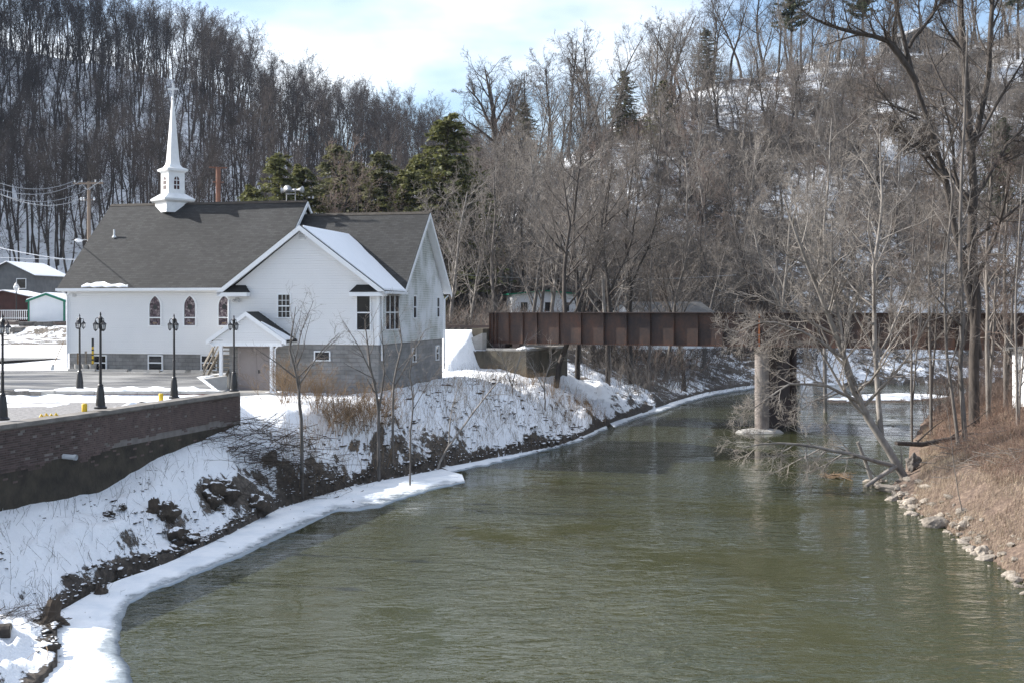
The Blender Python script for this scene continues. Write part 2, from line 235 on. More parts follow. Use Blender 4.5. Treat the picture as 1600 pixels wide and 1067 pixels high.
class MB:
    def __init__(s): s.v = []; s.f = []; s.uv = []
    def add(s, vs, fs, uv=None):
        b = len(s.v); s.v += [tuple(x) for x in vs]; s.f += [tuple(i + b for i in f) for f in fs]; s.uv += list(uv) if uv is not None else [(0, 0)] * len(vs); return s
    def box(s, x0, x1, y0, y1, z0, z1):
        return s.add([(x0, y0, z0), (x1, y0, z0), (x1, y1, z0), (x0, y1, z0), (x0, y0, z1), (x1, y0, z1), (x1, y1, z1), (x0, y1, z1)],
                     [(0, 3, 2, 1), (4, 5, 6, 7), (0, 1, 5, 4), (1, 2, 6, 5), (2, 3, 7, 6), (3, 0, 4, 7)])
    def hexa(s, a, b, c, d, e, f, g_, h): return s.add([a, b, c, d, e, f, g_, h], [(0, 3, 2, 1), (4, 5, 6, 7), (0, 1, 5, 4), (1, 2, 6, 5), (2, 3, 7, 6), (3, 0, 4, 7)])
    def bar(s, p, q, w, h=None, up=(0, 0, 1)):
        p, q = Vector(p), Vector(q); h = h or w; d = (q - p).normalized(); u = Vector(up)
        if abs(d.dot(u)) > .95: u = Vector((1, 0, 0))
        a = d.cross(u).normalized(); c = a.cross(d).normalized(); a *= w / 2; c *= h / 2
        return s.hexa(p - a - c, p + a - c, p + a + c, p - a + c, q - a - c, q + a - c, q + a + c, q - a + c)
    def prism(s, poly, ext):
        """closed polygon (3d points) extruded by vector ext"""
        n = len(poly); e = Vector(ext); vs = [Vector(p) for p in poly]; vs += [p + e for p in vs]
        fs = [tuple(range(n)), tuple(range(2 * n - 1, n - 1, -1))] + [(i, i + n, (i + 1) % n + n, (i + 1) % n) for i in range(n)]
        return s.add(vs, fs)
    def tube(s, pts, rads, n=8, cap=True):
        pts = [Vector(p) for p in pts]; rads = rads if hasattr(rads, '__len__') else [rads] * len(pts); vs = []; ref = None
        for i, p in enumerate(pts):
            d = (pts[min(i + 1, len(pts) - 1)] - pts[max(i - 1, 0)]).normalized()
            r = ref if ref is not None else (Vector((1, 0, 0)) if abs(d.z) > .9 else Vector((0, 0, 1)))
            a = d.cross(r).normalized(); b = a.cross(d).normalized(); ref = b
            for k in range(n): t = 2 * math.pi * k / n; vs.append(p + (a * math.cos(t) + b * math.sin(t)) * rads[i])
        fs = [(i * n + k, i * n + (k + 1) % n, (i + 1) * n + (k + 1) % n, (i + 1) * n + k) for i in range(len(pts) - 1) for k in range(n)]
        if cap: fs += [tuple(range(n - 1, -1, -1)), tuple((len(pts) - 1) * n + k for k in range(n))]
        return s.add(vs, fs)
    def lathe(s, prof, n=12, c=(0, 0, 0), rot=0.0, cap=True):
        vs = [(c[0] + r * math.cos(2 * math.pi * k / n + rot), c[1] + r * math.sin(2 * math.pi * k / n + rot), c[2] + z) for r, z in prof for k in range(n)]
        m = len(prof); fs = [(i * n + k, i * n + (k + 1) % n, (i + 1) * n + (k + 1) % n, (i + 1) * n + k) for i in range(m - 1) for k in range(n)]
        if cap: fs += [tuple(range(n - 1, -1, -1)), tuple((m - 1) * n + k for k in range(n))]
        return s.add(vs, fs)
    def build(s, name, mat, parent=None, smooth=False, uv=False): return link_mesh(name, s.v, s.f, mat, parent, smooth, s.uv if uv else None)
def box(name, mat, parent, *a): return MB().box(*a).build(name, mat, parent)
def GP(px, py, z=0.0):
    Y = FPX * (CZ - z) / (py - HZ); return ((px - 800) * Y / FPX, Y)
def PX(px, py, Y): return Vector(((px - 800) * Y / FPX, Y, CZ - (py - HZ) * Y / FPX))
# ---------------------------------------------------------------- terrain
def vnoise(x, y, seed=0):
    xi = np.floor(x).astype(np.int64); yi = np.floor(y).astype(np.int64); fx = x - xi; fy = y - yi
    def h(a, b):
        n = (a * 374761393 + b * 668265263 + seed * 982451653) & 0x7fffffff
        n = ((n ^ (n >> 13)) * 1274126177) & 0x7fffffff
        return ((n ^ (n >> 16)) & 0xffff) / 65535.0
    sx = fx * fx * (3 - 2 * fx); sy = fy * fy * (3 - 2 * fy)
    return (h(xi, yi) * (1 - sx) + h(xi + 1, yi) * sx) * (1 - sy) + (h(xi, yi + 1) * (1 - sx) + h(xi + 1, yi + 1) * sx) * sy
def fbm(x, y, o=4, seed=0):
    s = 0; a = .5
    for i in range(o): s = s + a * (vnoise(x, y, seed + i) - .5); x = x * 2.03; y = y * 2.03; a *= .5
    return s
def sstep(a, b, x): t = np.clip((x - a) / (b - a), 0, 1); return t * t * (3 - 2 * t)
shoreL = [(-9.0, -60), (-9.0, 20), (-9.6, 24.5)] + [GP(*p) for p in [(87, 963), (138, 930), (181, 905), (276, 876), (363, 836), (445, 792), (560, 757), (640, 742), (700, 730), (790, 714), (865, 699), (905, 686), (960, 660), (1005, 646), (1050, 630), (1100, 615), (1165, 604), (1300, 601), (1480, 598), (1600, 596)]] + [(90, 124), (200, 135)]
shoreR = [(200, 112), (80, 109), (54, 106), (46, 100)] + [GP(1462, 635), GP(1438, 662), GP(1420, 700), GP(1410, 742), GP(1385, 765), GP(1432, 800), GP(1500, 840), GP(1562, 885), GP(1602, 915), (13.2, 24), (13.0, 10), (13, -60)]
def dist_poly(X, Y, pts):
    d = np.full(X.shape, 1e9)
    for (ax, ay), (bx, by) in zip(pts[:-1], pts[1:]):
        ux, uy = bx - ax, by - ay; t = np.clip(((X - ax) * ux + (Y - ay) * uy) / (ux * ux + uy * uy), 0, 1)
        d = np.minimum(d, np.hypot(X - ax - t * ux, Y - ay - t * uy))
    return d
def inside(X, Y, poly):
    r = np.zeros(X.shape, bool); n = len(poly)
    for i in range(n):
        (ax, ay), (bx, by) = poly[i], poly[(i + 1) % n]
        if ay == by: continue
        c = ((ay > Y) != (by > Y)) & (X < (bx - ax) * (Y - ay) / (by - ay) + ax); r ^= c
    return r
RIVER = shoreL + shoreR
DARK = [(*GP(px, py, z), r_) for px, py, z, r_ in [(255, 757, 2.0, .55), (285, 795, 1.3, .75), (345, 755, 1.5, .8), (400, 765, 1.1, .9), (560, 740, .7, .7), (330, 742, 1.9, .5), (700, 690, 1.4, .8), (770, 690, 1.0, .9), (600, 690, 1.6, .7), (850, 660, 1.5, .9), (80, 915, 1.0, .5), (150, 862, 1.2, .5)]]
WA, WB = (-15.6, 28.7), (-10.76, 45.7)            # face line of the brick retaining wall, near to far
LOWY = 46.75                                       # line of the low wall
CO = Vector((-24.25, 62.98, 0)); CU = Vector((math.cos(R(12)), -math.sin(R(12)), 0)); CV = Vector((math.sin(R(12)), math.cos(R(12)), 0))
B0 = np.array((-1.5, 78.0)); BD = np.array((.912, -.41)); BN = np.array((.41, .912))   # bridge: left end, direction, away from the eye
RAILZ, GTOP, GBOT = 6.35, 7.28, 5.2
def hills(X, Y):
    Yp = np.maximum(Y, 20); px = 800 + FPX * X / Yp
    I = lambda tab: np.interp(px, [a for a, b in tab], [b for a, b in tab])
    def hill(crest, yc, yf, zf, pw):
        Yc, Yf, Zf = I(yc), I(yf), I(zf); Zc = CZ + (HZ - I(crest)) * Yc / FPX
        t = np.clip((Yp - Yf) / (Yc - Yf), 0, 1.0); z = Zf + (Zc - Zf) * (t ** pw * (1 - .25 * t ** 3 + .25 * t ** 2))
        return np.where(Yp > Yc, Zc - .12 * (Yp - Yc), z), t
    hl, tl = hill([(-900, -500), (-500, -460), (-250, -300), (-90, -20), (0, 72), (150, 98), (300, 128), (400, 182), (450, 210), (600, 258), (740, 300), (820, 345), (900, 420), (960, 500)],  # crest left of the view raised to throw shade over the visible slope
              [(-900, 330), (0, 330), (300, 340), (600, 370), (900, 390)], [(-900, 130), (-450, 140), (0, 178), (300, 172), (700, 180), (900, 200)], [(-900, 7), (0, 6.2), (900, 6)], 1.0)  # foot out of view pulled nearer for the same shade
    hr, tr = hill([(560, 500), (660, 440), (700, 402), (740, 345), (780, 305), (830, 272), (900, 236), (960, 202), (1050, 152), (1180, 117), (1330, 92), (1450, 80), (1600, 58), (1900, 0), (2600, -120)],
              [(560, 140), (740, 150), (900, 178), (1180, 208), (1600, 225), (2600, 240)], [(560, 108), (700, 108), (900, 113), (1100, 120), (1300, 126), (1600, 131), (2600, 145)], [(560, 5), (900, 4.5), (1300, 5), (2600, 5)], .9)
    return np.where(tl > 0, hl, -50), np.where(tr > 0, hr, -50), tl, tr, px
def height(X, Y, cover=False):
    X = np.asarray(X, float); Y = np.asarray(Y, float)
    dL = dist_poly(X, Y, shoreL); dR = dist_poly(X, Y, shoreR); ins = inside(X, Y, RIVER)
    left = dL < dR
    # left side of the wall
    ux, uy = WB[0] - WA[0], WB[1] - WA[1]; L = math.hypot(ux, uy); ux /= L; uy /= L
    dw = (X - WA[0]) * uy - (Y - WA[1]) * ux                                     # + on the river side of the wall face
    foot = np.interp(Y, [10, 22, 28, 32.6, 37, 41, 46], [1.5, 1.5, 1.75, 1.85, 1.75, 2.45, 3.05])
    W_ = np.interp(Y, [10, 27, 47, 52, 57, 66, 76, 90, 110], [4.5, 4.5, 3.2, 3.6, 4.3, 6, 8, 11, 13])
    t = dL / np.maximum(dL + np.maximum(dw, 0), .01); t = np.where(Y < 45.7, t, np.clip(dL / W_, 0, 1))
    b0 = sstep(44, 49, Y); tt = np.clip(dL / W_, 0, 1)
    zt = np.interp(Y, [46, 58, 70, 82, 100, 120], [3.05, 3.42, 3.5, 3.6, 4.2, 5.6])
    near = foot * (.10 + .9 * (1 - (1 - np.clip(t, 0, 1)) ** 1.5)); far = zt * (.06 + .94 * (1 - (1 - tt) ** 1.7))
    bank = np.where(Y < 45.7, near, far)
    lump = 2.0 * fbm(X * .6, Y * .6, 4, 3) + .8 * fbm(X * 2.2, Y * 2.2, 4, 9)
    lm = np.clip(dL / .8, 0, 1) * np.where(Y < 45.7, np.clip(1.15 - t, .12, 1), np.clip(1.2 - tt, 0, 1)); bank = bank + lump * lm * .85
    # the lot behind the wall and the apron round the church
    u = (X - CO.x) * CU.x + (Y - CO.y) * CU.y; v = (X - CO.x) * CV.x + (Y - CO.y) * CV.y
    lot = np.interp(Y, [30, LOWY - .25, LOWY + .05, 62, 80, 100, 130, 180], [3.9, 3.9, 4.2, 4.2, 4.7, 5.75, 6.5, 9])
    bx = np.interp(Y, [30, 46.2, 56.9, 61.5, 75, 200], [0, -11.3, -15.0, -14.3, -10, -10])   # lot / apron step
    wlot = 1 - sstep(bx - .35, bx + .35, X)
    zL = np.where(Y < 46.0, np.where(dw < -.25, 3.9, bank), bank * (1 - wlot) + lot * wlot)
    zL = np.where((Y < 28.4) , np.where(dw < -1.5, 1.5 + np.clip((-dw - 1.5) * .8, 0, 2.2), bank), zL)
    # right bank
    rz = 3.7 * (1 - (1 - np.clip(dR / 13, 0, 1)) ** 1.6) + .25 * np.clip(dR / 2, 0, 1) + (.9 * fbm(X * .35, Y * .35, 4, 21) + .25 * fbm(X * 1.7, Y * 1.7, 3, 5)) * np.clip(dR / 2.5, 0, 1)
    z = np.where(left, zL, rz)
    z = np.where(left & (Y > 90), np.minimum(z, .1 + dL * .42 + .4 * lump * np.clip(dL / 2, 0, 1)), z)
    hl, hr, tl, tr, px = hills(X, Y)
    rough = 3.0 * fbm(X * .07, Y * .07, 5, 31) + .9 * fbm(X * .4, Y * .4, 3, 41)
    z = np.where(hl > z, hl + rough * np.clip(tl * 6, 0, 1), z); z = np.where(hr > z, hr + 1.3 * rough * np.clip(tr * 6, 0, 1), z)
    # railway embankment
    al = (X - B0[0]) * BD[0] + (Y - B0[1]) * BD[1]; ac = np.abs((X - B0[0]) * BN[0] + (Y - B0[1]) * BN[1] - 2.5)
    en = .9 * fbm(X * .7, Y * .7, 4, 61) * np.clip((ac - 2.6) / 1.5, 0, 1); e1 = en + RAILZ - .28 - np.maximum(ac - 3.2, 0) * .62 - np.maximum(al + .9, 0) * 3; e2 = RAILZ - .28 - np.maximum(ac - 3.2, 0) * .62 - np.maximum(38.5 - al, 0) * 3
    z = np.maximum(z, np.where(al < 5, np.minimum(e1, 7), -9)); z = np.maximum(z, np.where(al > 30, e2, -9))
    # gravel bar and river bed
    bar_ = .34 - ((X - 32) / 7.5) ** 2 * .5 - ((Y - 97 - (X - 32) * .45) / 4.2) ** 2 * .5 + .35 * fbm(X * .5, Y * .5, 3, 55)
    bed = -np.minimum(.3 + np.minimum(dL, dR) * .45, 1.6)
    z = np.where(ins, np.maximum(bed, np.where(Y > 80, bar_, -9)), z)
    if not cover: return z
    hillL = (hl >= z - 4) & (tl > .02) & (hl > hr); hillR = (hr >= z - 6) & (tr > .02) & (hr >= hl)
    big = fbm(X * .12, Y * .12, 4, 71)
    snow = np.full(X.shape, .95)
    bankm = left & (Y < 84) & (((Y < 45.7) & (dw > 0)) | ((Y >= 45.7) & (tt < .98)))
    tb = np.where(Y < 45.7, t, tt)
    snow = np.where(bankm, np.clip(.55 + .29 * sstep(.25, .95, tb) + .5 * big, .3, .9), snow)
    snow = np.where(left & (Y < 45.7) & (dw > 0) & (Y < 36), np.clip(.60 + .30 * sstep(.12, .5, tb), .3, .92), snow)
    snow = np.where(left & (Y >= 84), .50 + .5 * big, snow)
    snow = np.where(hillL, .62 + .25 * big, snow); snow = np.where(hillR, .465 + .6 * big + .07 * sstep(.55, .95, tr), snow)
    grass = np.zeros(X.shape); grass = np.where(~left, 1.0, grass)
    snow = np.where(~left, np.where((Y > 85), .3, .12), snow); 
    dk = np.zeros(X.shape)
    for cx, cy, rad in DARK: dk = np.maximum(dk, np.exp(-(((X - cx) ** 2 + (Y - cy) ** 2) / rad ** 2) ** 2))
    snow = snow - .19 * dk
    snow = np.where((Y < 19) | ((X < -26) & (Y < 40)), .3, snow)  # unseen ground given little snow to cut the light bounced onto the church
    dLn = dL + .9 * fbm(X * 1.1, Y * 1.1, 4, 91); mud = np.where((dLn < .45) & left & ~ins, 1 - sstep(.08, .42, dLn), 0.0); snow = np.where(mud > .2, snow - .25 * mud, snow)
    snow = np.where(ins & (bar_ > -.05), np.where(bar_ > .10, .60, .3), snow); grass = np.where(ins & (bar_ > -.05), .75, grass)
    return z, np.stack([np.clip(snow, 0, 1), grass, mud, np.ones(X.shape)], -1)
def H(x, y): return float(height(np.array([x]), np.array([y]))[0])
def build_terrain():
    ys = np.concatenate([np.linspace(-70, 12, 20), 14 * np.exp(np.linspace(0, math.log(560 / 14), 540))])
    sp = np.linspace(-1, 1, 560); s = .50 * sp + .55 * sp ** 5
    Yg, Sg = np.meshgrid(ys, s, indexing='ij'); Xg = Sg * np.where(Yg >= 14, Yg, 14 + (14 - Yg) * 3)
    z, cov = height(Xg, Yg, True); n, m = Xg.shape; G = np.stack([Xg, Yg, z], -1); nn_ = np.cross(np.gradient(G, axis=1), np.gradient(G, axis=0)); sl__ = np.hypot(nn_[..., 0], nn_[..., 1]) / np.maximum(np.abs(nn_[..., 2]), 1e-6)
    nearb = (Yg > 18) & (Yg < 84) & (Xg < 9); cov[..., 0] = np.where(nearb, np.clip(cov[..., 0] + .06 - .20 * sstep(.75, 1.9, sl__), 0, 1), cov[..., 0])
    V = np.stack([Xg, Yg, z], -1).reshape(-1, 3); i = np.arange(n * m).reshape(n, m)
    F = np.stack([i[:-1, :-1], i[:-1, 1:], i[1:, 1:], i[1:, :-1]], -1).reshape(-1, 4)
    me = np_mesh('ground', V, [F], 'terrain', True); ca = me.color_attributes.new('cover', 'FLOAT_COLOR', 'POINT'); ca.data.foreach_set('color', cov.reshape(-1).astype(np.float32))
    struct(obj('ground', me), 'snowy river banks and hillsides')
    xs = np.array([(-20, -70), (230, -70), (230, 150), (-20, 150)])
    struct(link_mesh('river', [(x, y, 0) for x, y in xs], [(0, 1, 2, 3)], 'river_water'), 'green brown rippled river')
build_terrain()
def smooth_line(pts, n):
    P = np.array(pts); d = np.concatenate([[0], np.cumsum(np.hypot(*np.diff(P, axis=0).T))]); t = np.linspace(0, d[-1], n)
    return np.stack([np.interp(t, d, P[:, 0]), np.interp(t, d, P[:, 1])], -1)
def ice_shelf(outer, inner, name, label, n=90, th=.035, mat='ice', jit=.10, z0=.010):
    o = smooth_line(outer, n); i = smooth_line(inner, n); rr = np.random.RandomState(len(outer))
    nx = np.linspace(0, 40, n); w = (np.interp(nx, np.arange(0, 41), rr.randn(41)) + .6 * np.interp(nx * 2.7, np.arange(0, 110), rr.randn(110)) + .5 * vnoise(nx * 9, nx * 0, 3)) * jit
    dirv = o - i; dirv /= np.maximum(np.hypot(dirv[:, :1], dirv[:, 1:]), .01); o = o + dirv * w[:, None]
    K = 8; rows = []
    for k in range(K + 1):
        f = k / K; p = o * (1 - f) + i * f; z = z0 + th * min(1, f * 1.5) + .03 * f + .02 * vnoise(p[:, 0] * 2, p[:, 1] * 2, 7) * min(1, 3 * f)
        rows.append(np.column_stack([p, z]))
    rows.insert(0, np.column_stack([o, np.full(n, -.1)])); V = np.array(rows).reshape(-1, 3); m = len(rows); ix = np.arange(m * n).reshape(m, n)
    F = np.stack([ix[:-1, :-1], ix[:-1, 1:], ix[1:, 1:], ix[1:, :-1]], -1).reshape(-1, 4)
    o_ = obj(name, np_mesh(name, V, [F], mat, True)); struct(o_, label); return o_
oe = [(-6.9, 14), (-7.3, 21)] + [GP(*p) for p in [(210, 1067), (191, 1025), (186, 970), (203, 945), (254, 916), (308, 896), (360, 875), (425, 845), (470, 825), (520, 802), (590, 792), (625, 780), (680, 765), (727, 754)]]
ie = [(-9.6, 14), (-9.6, 20.5), (-10.2, 24.3)] + [GP(*p) for p in [(70, 970), (110, 950), (165, 918), (260, 884), (350, 842), (435, 798), (550, 762), (625, 748), (690, 735), (722, 744)]]
ice_shelf(oe, ie, 'ice_shelf', 'wide shelf of snowy ice along the near left shore', n=420)
ice_shelf([GP(*p) for p in [(705, 738), (760, 727), (800, 717), (862, 701), (905, 690), (950, 670)]], [GP(*p) for p in [(690, 733), (750, 722), (785, 713), (850, 700), (890, 686), (945, 664)]], 'ice_shelf', 'thin ribbon of ice below the abutment', n=60)
ice_shelf([GP(*p) for p in [(960, 668), (1000, 652), (1040, 641), (1075, 628), (1120, 616), (1165, 609), (1180, 606)]], [GP(*p) for p in [(950, 661), (995, 645), (1030, 634), (1060, 624), (1110, 612), (1160, 604), (1180, 603)]], 'ice_shelf', 'ice ribbon beyond the bridge on the left shore', n=60)
# paved lot and gravel
def sheet(name, mat, poly, z, label):
    return struct(link_mesh(name, [(x, y, z) for x, y in poly], [tuple(range(len(poly)))], mat), label)
sheet('parking_lot', 'asphalt', [(-70, 47.2), (-12.1, 47.0), (-15.6, 56.9), (-15.2, 61.0), (-24.6, 63.05), (-29, 66), (-70, 66)], 4.214, 'worn wet asphalt lot in front of the church')
sheet('road', 'asphalt', [(-70, 67.2), (-29.5, 67.0), (-27.5, 71.5), (-70, 73)], 4.52, 'asphalt lane beside the church corner')
sheet('gravel_strip', 'gravel', [(-60, 28.8), (-16.2, 28.8), (-11.5, 45.7), (-11.9, 46.6), (-60, 46.6)], 3.914, 'grey gravel strip between the two walls')
def mound(name, poly, z, hgt, label, seed=0, mat='snow', n=70):
    xs = [p[0] for p in poly]; ys = [p[1] for p in poly]; X, Y = np.meshgrid(np.linspace(min(xs), max(xs), n), np.linspace(min(ys), max(ys), n), indexing='ij')
    ins_ = inside(X, Y, poly); d = dist_poly(X, Y, list(poly) + [poly[0]]); d = np.where(ins_, d, -d)
    w = min(max(xs) - min(xs), max(ys) - min(ys)); e = d + w * .35 * fbm(X * 1.6 / max(w, .6) * 2, Y * 1.6 / max(w, .6) * 2, 4, seed)
    Z = z + np.clip(e / (w * .35), -.5, 1) * hgt * (.55 + 1.6 * np.clip(vnoise(X * 1.9, Y * 1.9, seed + 5), 0, 1)) * .6
    Z = np.where(e < 0, z - .05, Z); i = np.arange(n * n).reshape(n, n); F = np.stack([i[:-1, :-1], i[1:, :-1], i[1:, 1:], i[:-1, 1:]], -1).reshape(-1, 4)
    keep = (e.reshape(-1)[F] > -.02).any(1); o = obj(name, np_mesh(name, np.stack([X, Y, Z], -1).reshape(-1, 3), [F[keep]], mat, True)); return struct(o, label)
mound('snow_bank', [(-24, 45.2), (-13, 45.0), (-11.6, 45.5), (-11.9, 46.6), (-24, 46.6)], 3.9, .22, 'snow lying along the low wall', 1)
mound('snow_bank', [(-15.6, 29), (-14.6, 34), (-11.3, 45.4), (-11.9, 45.7), (-12.9, 42), (-15.2, 34), (-16.6, 29)], 3.93, .95, 'ploughed snow ridge behind the brick wall', 2, n=110)
mound('snow_patch', [(-30, 42), (-17, 43), (-17, 44.4), (-30, 44.6)], 3.915, .1, 'patch of snow on the gravel', 3)
mound('snow_patch', [(-19, 47.3), (-12.6, 47.2), (-13, 48.2), (-19, 48.0)], 4.212, .14, 'strip of snow along the edge of the lot', 4)
mound('snow_patch', [(-32, 51), (-23.5, 51.5), (-24, 53), (-32, 53)], 4.214, .05, 'thin snow on the asphalt at the left', 5)
mound('snow_patch', [(-40, 57), (-27, 57.6), (-27.5, 60.5), (-40, 60)], 4.214, .06, 'thin snow strip beside the lane', 8)
mound('snow_patch', [(-40, 61.5), (-30, 62.5), (-31, 65.5), (-40, 66)], 4.214, .1, 'snow island between lot and lane', 11)
mound('snow_patch', [(-15.2, 50.2), (-13.0, 49.4), (-12.0, 47.6), (-13.2, 47.5)], 4.0, .18, 'snow heap by the lot corner', 6)
# ---------------------------------------------------------------- church
def block_material():
    m, t, b = _nodes('block_wall'); c = N(t, 'ShaderNodeTexCoord'); sp = N(t, 'ShaderNodeSeparateXYZ'); t.links.new(c.outputs['Object'], sp.inputs[0]); ad = N(t, 'ShaderNodeMath', operation='ADD'); t.links.new(sp.outputs[0], ad.inputs[0]); t.links.new(sp.outputs[1], ad.inputs[1])
    cb = N(t, 'ShaderNodeCombineXYZ'); t.links.new(ad.outputs[0], cb.inputs[0]); t.links.new(sp.outputs[2], cb.inputs[1]); bk = N(t, 'ShaderNodeTexBrick'); t.links.new(cb.outputs[0], bk.inputs['Vector'])
    bk.inputs['Scale'].default_value = 1; bk.inputs['Brick Width'].default_value = .41; bk.inputs['Row Height'].default_value = .205; bk.inputs['Mortar Size'].default_value = .007
    bk.inputs['Color1'].default_value = (.225, .22, .212, 1); bk.inputs['Color2'].default_value = (.28, .272, .262, 1); bk.inputs['Mortar'].default_value = (.15, .15, .15, 1)
    n = noise(t, 1.1, 7, .6, 'Object', (1, 1, 1.6)); st = ramp(t, n.outputs[0], [(.35, (.68, .67, .66)), (.65, (1.1, 1.1, 1.1))]); mu = N(t, 'ShaderNodeMix', data_type='RGBA', blend_type='MULTIPLY'); mu.inputs['Factor'].default_value = 1
    t.links.new(bk.outputs['Color'], mu.inputs[6]); t.links.new(st.outputs[0], mu.inputs[7]); t.links.new(mu.outputs[2], b.inputs['Base Color']); b.inputs['Roughness'].default_value = .92; bump(t, b, bk.outputs['Fac'], -.008); MAT['block_wall'] = m
block_material()
def u_at(px, v): k = (px - 800) / FPX; return (k * (CO.y + CV.y * v) - CO.x - CV.x * v) / (CU.x - CU.y * k)
def v_at(px, u): k = (px - 800) / FPX; return (-CO.x - CU.x * u + k * (CO.y + CU.y * u)) / (CV.x - CV.y * k)
def z_at(py, u, v): return CZ - (py - HZ) * (CO.y + CU.y * u + CV.y * v) / FPX
church = empty('church', CO, R(-12), 'white clapboard church with a slender steeple and a gabled side wing', 'church')
NL, RL = 11.6, 18.63                      # right ends of nave and rear section
W0, W1, WV = 10.65, 18.63, -2.5           # wing
class Plane:
    def __init__(s, kind, c): s.k = kind; s.c = c
    def p(s, a, off, z): return (a, s.c - off, z) if s.k == 'f' else (s.c + off, a, z)
    def box(s, mb, a0, a1, o0, o1, z0, z1):
        P = s.p; return mb.hexa(P(a0, o0, z0), P(a1, o0, z0), P(a1, o1, z0), P(a0, o1, z0), P(a0, o0, z1), P(a1, o0, z1), P(a1, o1, z1), P(a0, o1, z1))
NF, WF, RF, PF = Plane('f', 0), Plane('f', WV), Plane('r', RL), Plane('f', -4.0)
def siding(mat, pl, zb, zt, ext, parent=church):
    mb = MB(); z = zb
    while z < zt - .01:
        z1 = min(z + .125, zt); a0, b0 = ext(z); a1, b1 = ext(z1); P = pl.p
        if b0 - a0 > .02: zg = z + .026; mb.add([P(a0, .002, zg), P(b0, .002, zg), P(b0, .044, zg), P(a0, .044, zg), P(a1, .036, z1), P(b1, .036, z1), P(b1, .002, z1), P(a1, .002, z1)], [(0, 1, 2, 3), (3, 2, 5, 4), (4, 5, 6, 7)])
        z = z1
    o = mb.build('siding', mat, parent); o['label'] = 'horizontal white clapboards'; return o
NZS, WZS, EAVE = 5.12, 5.78, 8.60
# cores
box('foundation', 'block_wall', church, 0.03, 11.5, .03, 9.9, 2.8, NZS)
box('wall', 'siding', church, 0, NL, 0, 10, NZS, EAVE)
box('foundation', 'block_wall', church, W0 + .03, RL - .03, WV + .03, 9.27, 1.2, WZS)
box('wall', 'siding', church, W0, RL, WV, 9.3, WZS, 8.45)
MB().prism([(W0, WV, 8.45), (RL, WV, 8.45), (14.64, WV, 11.5)], (0, 6, 0)).build('gable_wall', 'siding', church)
MB().prism([(RL, .9, 8.45), (RL, 9.3, 8.45), (RL, 5.1, 12.65)], (-7.0, 0, 0)).build('gable_wall', 'siding', church)
MB().prism([(NL, 0, 8.6), (NL, 10, 8.6), (NL, 5, 13.45)], (-11.6, 0, 0)).build('gable_wall', 'siding', church)
siding('siding', NF, NZS, EAVE, lambda z: (.1, W0 + .2))
gx = lambda z: max(0, (z - 8.40)) / .76
siding('siding', WF, WZS, 11.45, lambda z: (max(W0 + .1, W0 + gx(z)), min(W1 - .1, W1 - gx(z))))
gy = lambda z: max(0, (z - 8.45)) / 1.0
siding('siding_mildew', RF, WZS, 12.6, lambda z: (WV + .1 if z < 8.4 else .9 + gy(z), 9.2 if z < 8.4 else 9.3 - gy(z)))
siding('siding', Plane('r', NL), 8.7, 13.4, lambda z: ((z - 8.6) * 1.03, 10 - (z - 8.6) * 1.03))
for pl, a, z0, z1 in [(NF, -.02, NZS, 8.5), (WF, W0 - .02, WZS, 8.4), (WF, W1 - .1, WZS, 8.4), (RF, WV - .03, WZS, 8.3), (RF, 9.2, WZS, 8.3)]:
    pl.box(MB(), a, a + .12, -.02, .055, z0, z1).build('corner_board', 'trim', church)
# roofs
def roof(name, poly, eave_dir, th=.13, mat='shingles', parent=church):
    P = [Vector(p) for p in poly]; n = (P[1] - P[0]).cross(P[2] - P[1]).normalized(); n = n if n.z > 0 else -n
    e = Vector(eave_dir).normalized(); up = n.cross(e).normalized(); up = up if up.z > 0 else -up
    mb = MB(); k = len(P); uv = [(p.dot(e), p.dot(up)) for p in P]; top = list(range(k))
    a = P[0]; ccw = (P[1] - P[0]).cross(P[2] - P[1]).dot(n) > 0
    vs = P + [p - Vector((0, 0, th)) for p in P]; fs = [tuple(top) if ccw else tuple(top[::-1]), tuple(i + k for i in (top[::-1] if ccw else top))] + [(i, i + k, (i + 1) % k + k, (i + 1) % k) for i in range(k)]
    mb.add(vs, fs, uv + uv); return mb.build(name, mat, parent, uv=True)
ZN = lambda v: 8.65 + .93 * (v + .4)
ZR = lambda v: 8.54 + .95 * (v - .5)
ZW = lambda u: 8.44 + .742 * (u - 10.25)
nave_roof = roof('roof', [(-.45, -.4, ZN(-.4)), (11.85, -.4, ZN(-.4)), (11.85, 5, ZN(5)), (-.45, 5, ZN(5))], (1, 0, 0)); nave_roof['label'] = 'steep dark grey shingled nave roof'
roof('roof', [(-.45, 10.4, ZN(-.4)), (11.85, 10.4, ZN(-.4)), (11.85, 5, ZN(5)), (-.45, 5, ZN(5))], (1, 0, 0))
rear = roof('roof', [(11.4, .5, ZR(.5)), (19.05, .5, ZR(.5)), (19.05, 5.1, ZR(5.1)), (11.4, 5.1, ZR(5.1))], (1, 0, 0)); rear['label'] = 'dark shingled roof of the rear section'
roof('roof', [(11.4, 9.7, ZR(.5)), (19.05, 9.7, ZR(.5)), (19.05, 5.1, ZR(5.1)), (11.4, 5.1, ZR(5.1))], (1, 0, 0))
roof('roof', [(10.25, -2.9, ZW(10.25)), (10.25, 1.2, ZW(10.25)), (14.64, 4.2, ZW(14.64)), (14.64, -2.9, ZW(14.64))], (0, 1, 0))
roof('roof', [(19.03, -2.9, ZW(10.25)), (19.03, 1.0, ZW(10.25)), (14.64, 4.2, ZW(14.64)), (14.64, -2.9, ZW(14.64))], (0, 1, 0))
